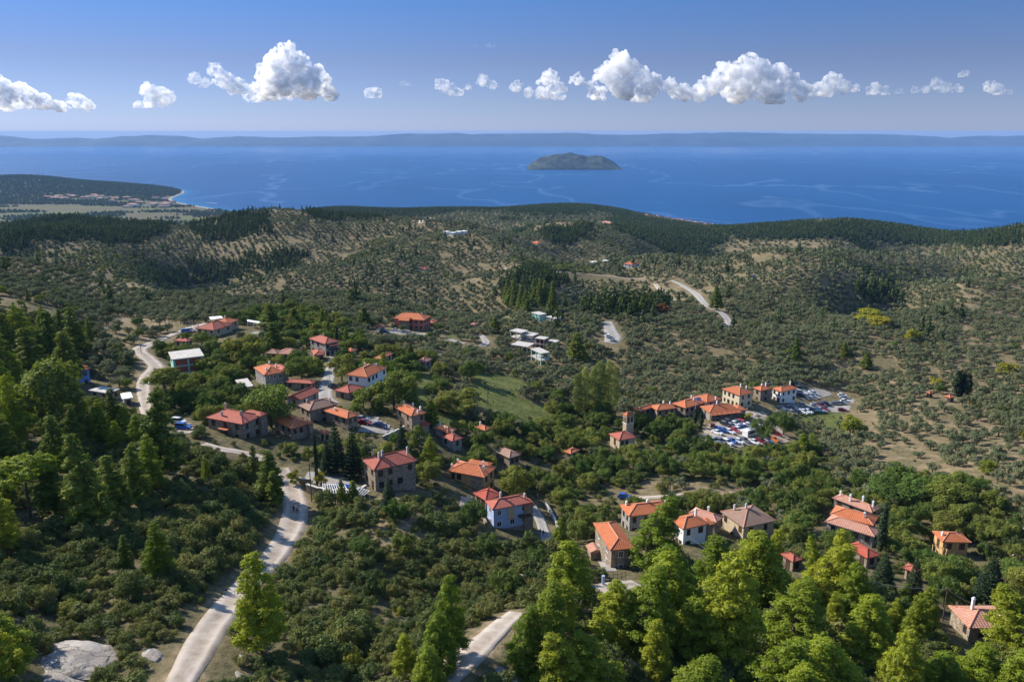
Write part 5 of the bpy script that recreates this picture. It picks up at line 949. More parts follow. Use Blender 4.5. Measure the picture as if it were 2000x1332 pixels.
def car_meshes(style):
    if style in CARM: return CARM[style]
    L = {'hatch': 4.0, 'saloon': 4.6, 'suv': 4.5, 'van': 4.8}[style]; h = L / 2; hi = {'hatch': 1.0, 'saloon': .98, 'suv': 1.12, 'van': 1.2}[style]; top = {'hatch': 1.5, 'saloon': 1.45, 'suv': 1.75, 'van': 1.9}[style]
    out = {}
    k = MB(); k.add(*loft([(-h, .35), (-h + .05, hi * .62), (-h + .15, hi * .92), (-h + .8, hi), (h - 1.5, hi), (h - .35, hi * .80), (h - .05, hi * .66), (h, .35), (h - .2, .25), (-h + .2, .25)], 1.78, 1.62)); out['body'] = k
    r0 = {'hatch': -h + .25, 'saloon': -h + .95, 'suv': -h + .18, 'van': -h + .1}[style]
    k = MB(); k.add(*loft([(r0, hi - .02), (r0 + .35, top - .08), (h - 2.1, top - .08), (h - 1.2, hi - .02)], 1.58, 1.28)); out['windows'] = k
    k = MB(); k.add(*loft([(r0 + .28, top - .10), (r0 + .42, top), (h - 2.2, top), (h - 1.98, top - .10)], 1.34, 1.2)); out['car_roof'] = k
    ms = {a: v.build(a, None).data for a, v in out.items()}
    for o in [o for o in COL.objects if o.name.split('.')[0] in out and o.parent is None and o.data in ms.values()]: bpy.data.objects.remove(o)
    k = MB(); k.tube((0, -.1, 0), (0, .1, 0), .32, n=14); o = k.build('wheel', tyre_m, None); ms['wheel'] = o.data; bpy.data.objects.remove(o)
    k = MB(); k.tube((0, -.115, 0), (0, .115, 0), .19, n=10); o = k.build('rim', rim_m, None); ms['rim'] = o.data; bpy.data.objects.remove(o)
    k = MB(); k.box((0, 0, 0), (.12, .36, .14)); o = k.build('headlight', lamp_m, None); ms['headlight'] = o.data; bpy.data.objects.remove(o)
    CARM[style] = (ms, L, hi); return CARM[style]
CM2 = {}
def car(px, py, colour, style, head, label, group):
    ms, L, hi = car_meshes(style); x, y, z = hit(px, py, .6); z = float(ground(x, y)) + .2; dx, dy = math.cos(head) * 1.6, math.sin(head) * 1.6
    pitch = math.atan2(float(ground(x + dx, y + dy)) - float(ground(x - dx, y - dy)), 3.2); nx, ny = -math.sin(head) * .8, math.cos(head) * .8; roll = math.atan2(float(ground(x + nx, y + ny)) - float(ground(x - nx, y - ny)), 1.6)
    r = empty('van' if style == 'van' else 'parked_car', (x, y, z), head); r.rotation_euler = (roll * .6, -pitch * .8, head); tag(r, label, 'van' if style == 'van' else 'car', group)
    for nm, mt in (('body', PAINT[colour]), ('windows', glass), ('car_roof', PAINT[colour])):
        key = (style, nm, mt.name)
        if key not in CM2: me = ms[nm].copy(); me.materials.clear(); me.materials.append(mt); CM2[key] = me
        link(nm, CM2[key], r)
    for sx in (-1, 1):
        for sy in (-1, 1): w = link('wheel', ms['wheel'], r); w.location = (sx * (L / 2 - .78), sy * .80, .32); link('rim', ms['rim'], w)
    for sy in (-1, 1): q = link('headlight', ms['headlight'], r); q.location = (L / 2 - .08, sy * .62, hi * .72)
H1, H2, HX = -.92, .05, -1.0
ROWS = [
 ('in the upper row of the lower car park', 'cars in the upper row of the lower park', 1350, 700, 5.714, H1, [(240, 752, 'rust red', 'suv', 1.3), (290, 828, 'white', 'saloon'), (325, 795, 'blue', 'hatch'), (358, 802, 'blue', 'saloon'), (432, 818, 'white', 'hatch'), (480, 802, 'red', 'saloon'), (528, 795, 'white', 'hatch'), (560, 782, 'dark blue', 'hatch'), (590, 770, 'dark blue', 'saloon')]),
 ('nearest the tavern', 'cars nearest the tavern', 1350, 700, 5.714, H1, [(385, 738, 'black', 'suv'), (425, 712, 'black', 'suv'), (455, 752, 'grey', 'hatch'), (492, 732, 'white', 'hatch'), (520, 718, 'grey', 'hatch'), (548, 706, 'red', 'saloon'), (588, 722, 'red', 'hatch'), (640, 742, 'white', 'saloon', .1)]),
 ('in the lower row of the lower car park', 'cars in the lower row of the lower car park', 1350, 700, 5.714, H1, [(180, 885, 'grey', 'saloon'), (250, 925, 'silver', 'van'), (320, 930, 'grey', 'van'), (402, 942, 'white', 'suv'), (458, 925, 'blue', 'hatch'), (535, 928, 'white', 'hatch'), (590, 912, 'grey', 'saloon'), (700, 932, 'white', 'saloon'), (775, 918, 'dark red', 'saloon'), (850, 912, 'white', 'saloon'), (918, 903, 'orange', 'saloon')]),
 ('beside the coach', 'cars beside the coach', 1350, 700, 5.714, -.6, [(795, 852, 'white', 'saloon'), (960, 848, 'red', 'hatch')]),
 ('in the front line of the middle car park', 'cars in the front line of the middle car park', 1350, 700, 5.714, -.9, [(985, 560, 'black', 'hatch'), (1050, 600, 'grey', 'suv'), (1125, 605, 'silver', 'hatch'), (1192, 598, 'black', 'saloon'), (1250, 594, 'white', 'saloon'), (1300, 588, 'white', 'saloon'), (1352, 578, 'black', 'hatch'), (1430, 573, 'white', 'saloon'), (1480, 562, 'dark red', 'saloon')]),
 ('in the back line of the middle car park', 'cars in the back line of the middle car park', 1350, 700, 5.714, .0, [(1110, 547, 'dark blue', 'saloon'), (1243, 527, 'silver', 'suv'), (1385, 521, 'silver', 'saloon'), (1445, 520, 'dark red', 'hatch'), (1505, 514, 'dark blue', 'suv'), (1600, 505, 'grey', 'saloon'), (1655, 500, 'grey', 'saloon')]),
 ('right of the bright white house', 'cars right of the white house', 1350, 700, 5.714, -.3, [(1205, 385, 'white', 'van'), (1225, 415, 'black', 'suv'), (1290, 418, 'white', 'hatch'), (1345, 415, 'white', 'hatch'), (1360, 386, 'white', 'saloon')]),
 ('behind the roofs at the far end', 'cars behind the far roofs', 1350, 700, 5.714, .1, [(840, 282, 'white', 'saloon'), (885, 276, 'white', 'hatch'), (1065, 256, 'dark red', 'hatch'), (1115, 266, 'grey', 'saloon'), (1165, 272, 'white', 'hatch'), (1200, 300, 'grey', 'saloon')]),
 ('at the small turning area', 'cars at the small turning area', 1350, 700, 5.714, -.2, [(1688, 415, 'white', 'hatch'), (1710, 440, 'silver', 'saloon'), (1715, 478, 'white', 'hatch'), (1680, 505, 'grey', 'hatch'), (1690, 578, 'dark red', 'hatch')]),
 ('in front of the salmon hotel', 'cars in front of the hotel', 740, 580, 4.1625, .0, [(15, 274, 'white', 'hatch'), (48, 283, 'dark blue', 'saloon'), (135, 272, 'white', 'saloon'), (210, 288, 'silver', 'saloon'), (250, 292, 'white', 'hatch')]),
 ('in the small parking behind the tavern', 'cars behind the tavern', 220, 580, 4.162, .2, [(1110, 345, 'dark blue', 'saloon'), (1160, 358, 'white', 'saloon'), (1240, 300, 'silver', 'hatch'), (1250, 385, 'white', 'hatch')])]
ORD = ['first', 'second', 'third', 'fourth', 'fifth', 'sixth', 'seventh', 'eighth', 'ninth', 'tenth', 'eleventh']
WORD = {'hatch': 'hatchback', 'saloon': 'saloon', 'suv': 'offroader', 'van': 'van'}
for where_, grp, ox, oy, sc, hd, L_ in ROWS:
    for i, q in enumerate(L_): car(ox + q[0] / sc, oy + q[1] / sc, q[2], q[3], q[4] if len(q) > 4 else hd + random.uniform(-.06, .06), f'{q[2]} {WORD[q[3]]}, {ORD[i]} from the left {where_}', grp)
for px, py, c, s, hd, lb in [(349, 825, 'white', 'van', -.3, 'white van beside the blue car in the small parking bay'), (358, 835, 'blue', 'suv', -.1, 'bright blue car in the small parking bay by the stone house'), (661, 696, 'dark red', 'hatch', .2, 'dark red car beside the house at the top of the street'), (721, 698, 'dark blue', 'saloon', .3, 'dark blue car under the trees above the white walled house'), (731, 699, 'dark blue', 'hatch', .3, 'second dark blue car under the trees, half hidden by the orange roof'),
                           (652, 755, 'black', 'hatch', .0, 'black car beside the red roofed house right of the street'), (742, 831, 'dark blue', 'saloon', -.4, 'dark blue car in the pale parking space between village houses'), (707, 818, 'silver', 'saloon', -.3, 'silver car beside the orange roofed stone house'), (711, 825, 'dark red', 'saloon', -.3, 'dark red car next to the silver one by the stone house'), (829, 864, 'white', 'suv', .1, 'white car hidden in trees below the pair of houses'),
                           (1221, 971, 'blue', 'hatch', -.4, 'blue car in the shade at the end of the valley track'), (666, 953, 'blue', 'saloon', .1, 'blue car under the white pergola'), (1188, 657, 'white', 'van', 1.3, 'white van in the grey roadside lay-by'), (1196, 664, 'silver', 'saloon', 1.3, 'silver car in the grey roadside lay-by'), (1473, 541, 'blue', 'van', .2, 'blue vehicle standing alone in the far olives'), (364, 648, 'blue', 'van', .6, 'turquoise blue van on the ridge road left of the tavern'), (372, 646, 'white', 'van', .6, 'white van on the ridge road left of the tavern'), (1415, 636, 'white', 'van', .4, 'white van at the end of the pale road in the olives')]:
    car(px, py, c, s, hd, lb, None)
# the coach
x, y, z = hit(1472.5, 846, .8); z = float(ground(x, y)) + .2; r = tag(empty('coach', (x, y, z), .62), 'white touring coach with dark side windows parked among the cars', 'coach')
k = MB(); k.add(*loft([(-5.2, .4), (-5.2, 2.7), (-4.95, 3.05), (4.7, 3.05), (5.1, 2.6), (5.3, 1.4), (5.3, .4)], 2.45, 2.3)); k.build('body', PAINT['white'], r)
for s in (-1, 1):
    k = MB(); k.box((-.2, s * 1.19, 1.95), (9.2, .06, .85)); k.build('side_window', glass, r)
k = MB(); k.add([(4.93, -1.0, 2.68), (5.27, -1.02, 1.5), (5.27, 1.02, 1.5), (4.93, 1.0, 2.68), (5.0, -1.0, 2.7), (5.34, -1.02, 1.5), (5.34, 1.02, 1.5), (5.0, 1.0, 2.7)], [(0, 1, 2, 3), (7, 6, 5, 4), (0, 4, 5, 1), (2, 6, 7, 3), (1, 5, 6, 2), (3, 7, 4, 0)]); k.build('windscreen', glass, r)
for sx in (-3.2, 3.4):
    for sy in (-1, 1): k = MB(); k.tube((sx, sy * 1.0, .45), (sx, sy * 1.22, .45), .45, n=14); k.build('wheel', tyre_m, r)
for xx in (-2.6, 1.8): k = MB(); k.box((xx, 0, 3.14), (1.6, 1.5, .2)); k.build('roof_hatch', PAINT['silver'], r)
# ---------------------------------------------------------------- people
skin = simple('skin', (.42, .26, .19), .6); hair_m = simple('dark_hair', (.03, .02, .015), .7)
def cloth(n_, c): return simple(n_, c, .85, .08, 8)
def person(px, py, rz, top, legs, label, stride=.16, h=1.72, group=None):
    x, y, z = hit(px, py); z = float(ground(x, y)) + .13; s = h / 1.72
    J = {'pel': (0, 0, .95), 'sp': (0, .0, 1.15), 'ch': (0, .01, 1.36), 'nk': (0, .0, 1.50), 'hd': (0, .02, 1.62), 'ht': (0, .02, 1.70)}; E = [('pel', 'sp'), ('sp', 'ch'), ('ch', 'nk'), ('nk', 'hd'), ('hd', 'ht')]; Rr = {'pel': .14, 'sp': .12, 'ch': .15, 'nk': .055, 'hd': .095, 'ht': .07}
    for sd_, t in (('l', -1), ('r', 1)):
        st = stride * t
        for nm, p, rr in (('hip', (t * .09, 0, .90), .10), ('kn', (t * .10, st * .7, .50), .065), ('an', (t * .10, st * 1.2 - .03, .09), .045), ('to', (t * .11, st * 1.2 + .12, .04), .04), ('sh', (t * .19, 0, 1.42), .06), ('el', (t * .24, -st * .6, 1.15), .045), ('wr', (t * .25, -st * .6 + .12, .92), .032), ('ha', (t * .25, -st * .6 + .16, .84), .035)): J[nm + sd_] = p; Rr[nm + sd_] = rr
        E += [('pel', 'hip' + sd_), ('hip' + sd_, 'kn' + sd_), ('kn' + sd_, 'an' + sd_), ('an' + sd_, 'to' + sd_), ('ch', 'sh' + sd_), ('sh' + sd_, 'el' + sd_), ('el' + sd_, 'wr' + sd_), ('wr' + sd_, 'ha' + sd_)]
    names = list(J); me = bpy.data.meshes.new('person_body'); me.from_pydata([J[q] for q in names], [(names.index(a), names.index(c)) for a, c in E], []); o = link('body_tmp', me)
    md = o.modifiers.new('skin', 'SKIN'); 
    for i, q in enumerate(names): me.skin_vertices[0].data[i].radius = (Rr[q], Rr[q] * .85)
    me.skin_vertices[0].data[0].use_root = True; o.modifiers.new('sub', 'SUBSURF').levels = 1
    ev = o.evaluated_get(bpy.context.evaluated_depsgraph_get()); bme = bpy.data.meshes.new_from_object(ev); bpy.data.objects.remove(o)
    for mt in (skin, top, legs): bme.materials.append(mt)
    for p_ in bme.polygons:
        c = p_.center; p_.material_index = 2 if c.z < .98 and abs(c.x) < .2 else (1 if 0.9 < c.z < 1.47 and not (abs(c.x) > .2 and c.z < 1.0) else 0); p_.use_smooth = True
    r = link('person', bme); r.location = (x, y, z); r.rotation_euler = (0, 0, rz); r.scale = (s, s, s); tag(r, label, 'person', group)
    k = MB(); k.tube((0, .0, 1.66), (0, .0, 1.76), .10, .06, 10); k.build('hair', hair_m, r); CLR.append((x, y, 1.2)); return r
blk, mar, den, wht = cloth('black_cloth', (.02, .02, .025)), cloth('maroon_cloth', (.22, .03, .05)), cloth('denim', (.06, .09, .17)), cloth('white_cloth', (.6, .6, .58))
person(574, 1001, .2, blk, blk, 'walker all in black on the left side of the gravel road')
person(581, 1006, .1, mar, den, 'walker in a maroon top on the gravel road', h=1.62)
person(1055, 1046, 2.9, blk, den, 'left walker of the couple on the lane by the blue house')
person(1061, 1048, 2.8, blk, blk, 'right walker of the couple on the lane by the blue house')
for i in range(26):
    q = r2.random(); px = 312 + 74 * q + r2.uniform(-3, 3); py = 628 + 10 * q + r2.uniform(-3, 3)
    person(px, py, r2.uniform(0, 6), r2.choice([blk, mar, wht, den]), r2.choice([blk, den]), 'person in the small crowd gathered on the ridge left of the tavern', .04, group='people gathered on the ridge')
for i in range(9): person(1436 + i * 4 + r2.uniform(-2, 2), 811 - i * 1.2 + r2.uniform(-1, 2), r2.uniform(0, 6), r2.choice([blk, mar, wht, den]), r2.choice([blk, den]), 'person standing before the tavern verandah by the car park', .04, group='people before the verandah')
# ---------------------------------------------------------------- poles, wires, mast, flag
def pole(px, py, top_py, label, r=.13, arm=True, mat=None):
    x, y, z = hit(px, py); u, fy, fz = ray(px, top_py); zt = CAMZ + fz / fy * y; o = tag(empty('utility_pole', (x, y, z)), label, 'pole', None); H = zt - z
    k = MB(); k.tube((0, 0, -1), (0, 0, H), r, r * .7, 8); k.build('pole_shaft', mat or wood_pole, o)
    if arm: k = MB(); k.box((0, 0, H - .4), (1.3, .12, .12)); k.build('crossarm', wood_pole, o)
    return Vector((x, y, zt - .35))
def wire(a, c, label, sag=.6, r=.022, name='power_line'):
    k = MB(); n = 10; P = [a.lerp(c, t / n) - Vector((0, 0, sag * 4 * (t / n) * (1 - t / n))) for t in range(n + 1)]
    for i in range(n): k.tube(P[i], P[i + 1], r, r, 4)
    tag(k.build(name, metal_grey), label, 'wire')
p1 = pole(1841, 1212, 1147, 'wooden pole carrying the wire left of the old pink roof'); p2 = Vector(hit(1902, 1180, 4.5)); p3 = Vector(hit(1662, 1128, 7))
wire(p3, p1, 'pale wire crossing the lower gardens from the left'); wire(p1, p2, 'wire dropping from the pole to the white chimney', .2)
p4 = pole(609, 980, 904, 'tall dark pole beside the gravel road bend'); pole(616, 925, 885, 'grey metal post next to the tall dark pole', .08, False, metal_grey); p5 = pole(1051, 990, 945, 'wooden pole beside the paved lane by the blue house'); p6 = pole(997, 925, 912, 'short pole behind the ochre house', .1)
wire(p5, p6, 'thin wire behind the ochre house', .3); p7 = pole(1308, 972, 930, 'wooden pole beside the valley track'); pole(953, 790, 752, 'pole in the bushes at the lower edge of the meadow'); pole(276, 690, 672, 'pole left of the winding gravel road'); pole(294, 668, 650, 'second pole up the winding gravel road'); pole(303, 662, 646, 'third pole up the winding gravel road')
pole(347, 812, 790, 'metal lamp post above the small parking bay', .07, False, metal_grey); pole(1424, 1020, 995, 'short dark post between the valley houses', .16, False); pole(645, 760, 715, 'grey lamp post standing in the village street', .07, False, metal_grey); p8 = pole(1334, 1058, 1036, 'post at the corner of the white house', .1, False); wire(p8, Vector(hit(1394, 1082, 3)), 'thin wire running down from the white house', .2)
x, y, z = hit(1073, 399); mr_ = tag(empty('radio_mast', (x, y, z)), 'thin red and white lattice mast on the coastal ridge', 'mast'); rw = [simple('mast_red', (.5, .04, .03)), white_paint]
for i in range(7):
    k = MB(); z0 = i * 6.5
    for a in range(3): c, s = math.cos(a * 2.09), math.sin(a * 2.09); c2, s2 = math.cos((a + 1) * 2.09), math.sin((a + 1) * 2.09); k.tube((c, s, z0), (c, s, z0 + 6.5), .28, n=4); k.tube((c, s, z0), (c2, s2, z0 + 6.5), .16, n=4)
    k.build('mast_section', rw[i % 2], mr_)
x, y, z = hit(1357, 826); fp = tag(empty('flagpole', (x, y, z)), 'white flagpole before the orange roofs with a blue and white flag', 'flagpole'); u, fy, fz = ray(1357, 775); H = CAMZ + fz / fy * y - z
k = MB(); k.tube((0, 0, -.5), (0, 0, H), .07, .05, 8); k.build('shaft', white_paint, fp); blue_m = simple('flag_blue', (.03, .12, .55), .8, .02); fo = None
fl = MB(); fw, fh = 1.9, 1.3; N9 = 9
def fpt(a, c): return (a * fw, math.sin(a * 7) * .16 * a, H - .1 - c * fh - a * .25)
fb, fw_ = MB(), MB()
for r_ in range(9):
    for cI in range(12):
        a0, a1, c0, c1 = cI / 12, (cI + 1) / 12, r_ / 9, (r_ + 1) / 9; can = cI < 4.6 and r_ < 5; blue = (not (1.8 < (cI + .5) / 12 * 12 < 2.9) and not (r_ == 2)) if can else r_ % 2 == 0
        (fb if blue else fw_).add([fpt(a0, c0), fpt(a1, c0), fpt(a1, c1), fpt(a0, c1)], [(0, 1, 2, 3)])
flag = tag(fb.build('flag', blue_m), 'blue and white striped flag on the pole before the orange roofs', 'flag'); flag.location = (x, y, z); fw_.build('stripe', white_paint, flag)
# ---------------------------------------------------------------- awnings, pergola, walls, fences, rocks, logs
def flat_thing(name, corners, h, mat, label, cat, thick=.12, post=None, slats=0):
    P = [hit(px, py, h) for px, py in PP(corners)]; c = np.mean(P, 0); z = c[2]; Q = [at_z(px, py, z) for px, py in PP(corners)]; c = np.mean(Q, 0); zg = float(ground(c[0], c[1])); r = tag(empty(name, (c[0], c[1], zg)), label, cat)
    A_ = [np.array(q) - (c[0], c[1], zg) for q in Q]
    if slats:
        for i in range(slats):
            t = i / (slats - 1); a, b2 = A_[0] * (1 - t) + A_[1] * t, A_[3] * (1 - t) + A_[2] * t; k = MB(); k.tube(a, b2, .09, n=4); k.build('beam', mat, r)
        for a, b2 in ((A_[0], A_[1]), (A_[3], A_[2])): k = MB(); k.tube(a + (0, 0, -.15), b2 + (0, 0, -.15), .1, n=4); k.build('rail', mat, r)
    else:
        k = MB(); k.add([tuple(a) for a in A_] + [tuple(a - (0, 0, thick)) for a in A_], [(0, 1, 2, 3), (7, 6, 5, 4)] + [(i, 4 + i, 4 + (i + 1) % 4, (i + 1) % 4) for i in range(4)]); k.build('cover', mat, r)
    for a in A_: k = MB(); gz_ = float(ground(a[0] + c[0], a[1] + c[1])) - zg - .5; k.box((a[0] * .95, a[1] * .95, (gz_ + a[2]) / 2), (.12, .12, a[2] - gz_ - .1)); k.build('post', post or mat, r)
    CLR.append((c[0], c[1], 3))
canvas = simple('white_canvas', (.80, .80, .80), .8, .04)
for i in range(4): flat_thing('awning', f'{483 + i * 12},{624 + i * 2} {495 + i * 12},{626 + i * 2} {494.5 + i * 12},{629.5 + i * 2} {482.5 + i * 12},{627.5 + i * 2}', 3.2, canvas, 'white canvas awning, ' + ORD[i] + ' from the left of four beside the tavern parking', 'awning')
flat_thing('awning', '408,619 432,617 436,621 412,624', 4.6, canvas, 'white canvas awning behind the tavern roofs', 'awning')
flat_thing('pergola', '630,944 672,946 682,962 632,962', 2.6, white_paint, 'white slatted pergola roof over the terrace parking', 'pergola', slats=11)
flat_thing('pergola', '698,950 722,958 712,966 690,962', 2.4, white_paint, 'small white slatted pergola at the corner of the terrace', 'pergola', slats=6)
flat_thing('pergola', '1822,1063 1850,1072 1846,1084 1820,1080', 2.6, WALL['ochre'], 'ochre timber pergola below the small ochre house', 'pergola', slats=5)
def wall_line(name, pix, h, th, mat, label, cat='wall', cap=None):
    P = smooth_line([hit(px, py) for px, py in PP(pix)], 2.0); k = MB(); c = MB()
    for i in range(len(P) - 1):
        a, b2 = P[i], P[i + 1]; L = math.hypot(b2[0] - a[0], b2[1] - a[1]); g0 = float(ground((a[0] + b2[0]) / 2, (a[1] + b2[1]) / 2)); rz = math.atan2(b2[1] - a[1], b2[0] - a[0]); k.box(((a[0] + b2[0]) / 2, (a[1] + b2[1]) / 2, g0 + h / 2 - .6), (L + .02 * (i % 2), th + .004 * (i % 3), h + 1.2), rz)
        if cap: c.box(((a[0] + b2[0]) / 2, (a[1] + b2[1]) / 2, g0 + h + .05), (L + .1 + .01 * (i % 2), th + .2, .1 + .004 * (i % 2)), rz)
        CLR.append((a[0], a[1], 1.0))
    o = tag(k.build(name, mat), label, cat)
    if cap: c.build('coping', cap, o)
wall_line('retaining_wall', '600,962 640,972 690,974 715,965', 2.2, .5, WALL['stone'], 'dark stone retaining wall below the pergola terrace', 'wall', WALL['concrete'])
wall_line('retaining_wall', '585,944 592,946 608,946', 1.5, .4, WALL['stone'], 'short curved stone wall at the terrace gate', 'wall', WALL['concrete'])
wall_line('garden_wall', '1065,988 1080,1012 1092,1040', 1.0, .35, WALL['greystone'], 'low stone wall along the lane by the blue house', 'wall', WALL['concrete'])
wall_line('garden_wall', '748,858 775,846 790,838', 1.0, .4, WALL['greystone'], 'low pale wall beside the parking space between houses', 'wall', WALL['concrete'])
wall_line('garden_wall', '700,872 725,882 745,888', .8, .35, WALL['greystone'], 'pale wall curving above the long stone house', 'wall', WALL['concrete'])
wall_line('garden_wall', '925,990 940,1010 950,1028', 1.2, .4, WALL['stone'], 'stepped stone wall left of the blue house', 'wall')
wall_line('balustrade', '840,824 850,832 862,838', .9, .25, WALL['white'], 'white terrace wall right of the dark red shed', 'wall')
fn = [hit(px, py) for px, py in PP('1158,1144 1166,1142 1174,1140 1182,1138 1190,1136 1198,1134 1206,1133 1214,1131 1222,1129')]; fr_ = tag(empty('fence', fn[0]), 'dark metal fence and gate before the tall stone house', 'fence'); o0 = Vector(fn[0]); fm = simple('dark_metal', (.05, .055, .055), .5)
for i, q in enumerate(fn):
    k = MB(); v = Vector(q) - o0; k.tube(v - Vector((0, 0, .3)), v + Vector((0, 0, 1.5)), .05, n=5); k.build('post', fm, fr_)
for zz in (.45, 1.35):
    k = MB()
    for a, c in zip(fn[:-1], fn[1:]): k.tube(Vector(a) - o0 + Vector((0, 0, zz)), Vector(c) - o0 + Vector((0, 0, zz)), .035, n=4)
    k.build('rail', fm, fr_)
wall_line('garden_wall', '1370,868 1400,874 1450,882', .5, .5, WALL['stone'], 'low rubble kerb along the lower edge of the car park', 'wall')
x, y, z = hit(1178, 1142); gp = MB(); gp.box((x, y, z + .6), (.5, .5, 2.6)); gp2 = gp.build('gate_post', WALL['blue']); tag(gp2, 'pale blue gate post in the dark metal fence', 'gate post')
def rockpile(px, py, wpx, hpx, label, n=1, seed=0, cat='rock', mat=None):
    g = np.random.default_rng(seed); x, y, z = hit(px, py); sl = math.hypot(y, CAMZ - z); w = wpx * sl / FPX / 2; hh = hpx * sl / FPX / 2 / .75
    P = IV * (w, hh, min(w, hh) * (.22 if w > 3 else .45)); nn = (vnoise(IV[:, 0] * 2 + 5 + seed, IV[:, 1] * 2 + IV[:, 2] * 1.3 + 9, seed) - .5) * .5 + (np.round(vnoise(IV[:, 0] * 3.2 + 15, IV[:, 1] * 3.2 + IV[:, 2] * 3 + 9, seed + 1) * 4) / 4 - .5) * .24
    P = P * (1 + nn)[:, None]; o = link('rock', np_mesh('rock', P, IF, [mat or rock], False)); o.location = (x, y, float(ground(x, y)) + .05); n_ = max(.02, .0)
    e = 2.0; gxx = float(ground(x + e, y) - ground(x - e, y)) / (2 * e); gyy = float(ground(x, y + e) - ground(x, y - e)) / (2 * e); o.rotation_euler = Vector((-gxx, -gyy, 1)).to_track_quat('Z', 'Y').to_euler()
    tag(o, label, cat); CLR.append((x, y, max(w, hh) * .75))
for i, (px, py, w, h, lb) in enumerate([(158, 1292, 150, 96, 'large pale bedrock slab with dark cracks at the lower left'), (125, 1338, 110, 50, 'lower step of the bedrock at the bottom left edge'), (298, 1280, 26, 44, 'upright pale boulder between the slab and the road'), (1240, 1302, 40, 24, 'smooth pale boulder under the sunlit pines'), (985, 1318, 34, 30, 'pale boulder at the right edge of the dirt track'), (1003, 1328, 34, 22, 'boulder at the bottom edge right of the dirt track'),
                                        (932, 1188, 20, 16, 'pale angular rock in the scrub above the dirt track'), (944, 1181, 16, 8, 'flat pale rock beside the angular one'), (800, 1212, 22, 12, 'grey rock in the scrub left of the track'), (595, 1058, 16, 10, 'small pale boulder at the road verge'), (480, 1286, 30, 12, 'rocks at the foot of the tall roadside pine'), (470, 1322, 34, 10, 'pale flat stone at the bottom edge right of the road'), (1010, 1130, 40, 22, 'bare pale earth bank in the scrub'), (1495, 823, 22, 9, 'rubble heap beside the coach'), (1478, 812, 20, 10, 'pale stacked stones at the corner of the car park'), (1565, 828, 26, 8, 'reddish stone pile on the green bank'), (1990, 1085, 16, 14, 'pale masonry stub at the right edge')]):
    rockpile(px, py, w, h, lb, seed=i)
x, y, z = hit(1462, 972); lp = tag(empty('log_pile', (x, y, z)), 'big heap of cut logs and branches beside the valley track', 'log pile'); g = np.random.default_rng(3); lm = [simple('cut_wood', (.28, .17, .10), .9, .3, 3), simple('pale_wood', (.42, .33, .24), .9, .2, 3)]
for i in range(95):
    a = g.random() * 6.28; rr = 4.6 * g.random() ** .7; px_, py_ = math.cos(a) * rr * 1.15, math.sin(a) * rr * .8; hz_ = 2.5 * (1 - (rr / 5) ** 2) * g.random() + .1; t = g.random() * 3.14; L = g.uniform(.8, 2.2); dz = g.normal() * .25
    k = MB(); k.tube((px_ - math.cos(t) * L, py_ - math.sin(t) * L, hz_ - dz + .1), (px_ + math.cos(t) * L, py_ + math.sin(t) * L, hz_ + dz + .1), g.uniform(.08, .19), n=6); k.build('log', lm[i % 3 == 0], lp)
CLR.append((x, y, 5))
# boat with its wake in the bay
x, y, _ = at_z(398, 396, .5); bt = tag(empty('motorboat', (x, y, .6), 2.6), 'tiny white motorboat in the left bay', 'boat'); k = MB(); k.add([(-6, -2, 1.2), (3, -2, 1.2), (8, 0, 1.8), (3, 2, 1.2), (-6, 2, 1.2), (-5, -1.2, -.3), (5, 0, -.3), (-5, 1.2, -.3)], [(0, 1, 2, 3, 4), (0, 5, 6, 1), (1, 6, 2), (2, 6, 3), (3, 6, 7, 4), (4, 7, 5, 0), (5, 7, 6)]); k.build('hull', white_paint, bt); k = MB(); k.box((-1, 0, 2), (4, 2.4, 1.6)); k.build('cabin', white_paint, bt)
k = MB(); k.add([(-6, -1.5, .25), (-120, -9, .2), (-120, 3, .2), (-6, 1.5, .25)], [(0, 1, 2, 3)]); foam = k.build('wake', simple('foam', (.6, .68, .75), .8)); foam.location = (x, y, .35); foam.rotation_euler = (0, 0, 2.6); tag(foam, 'white wake behind the motorboat', kind='stuff')
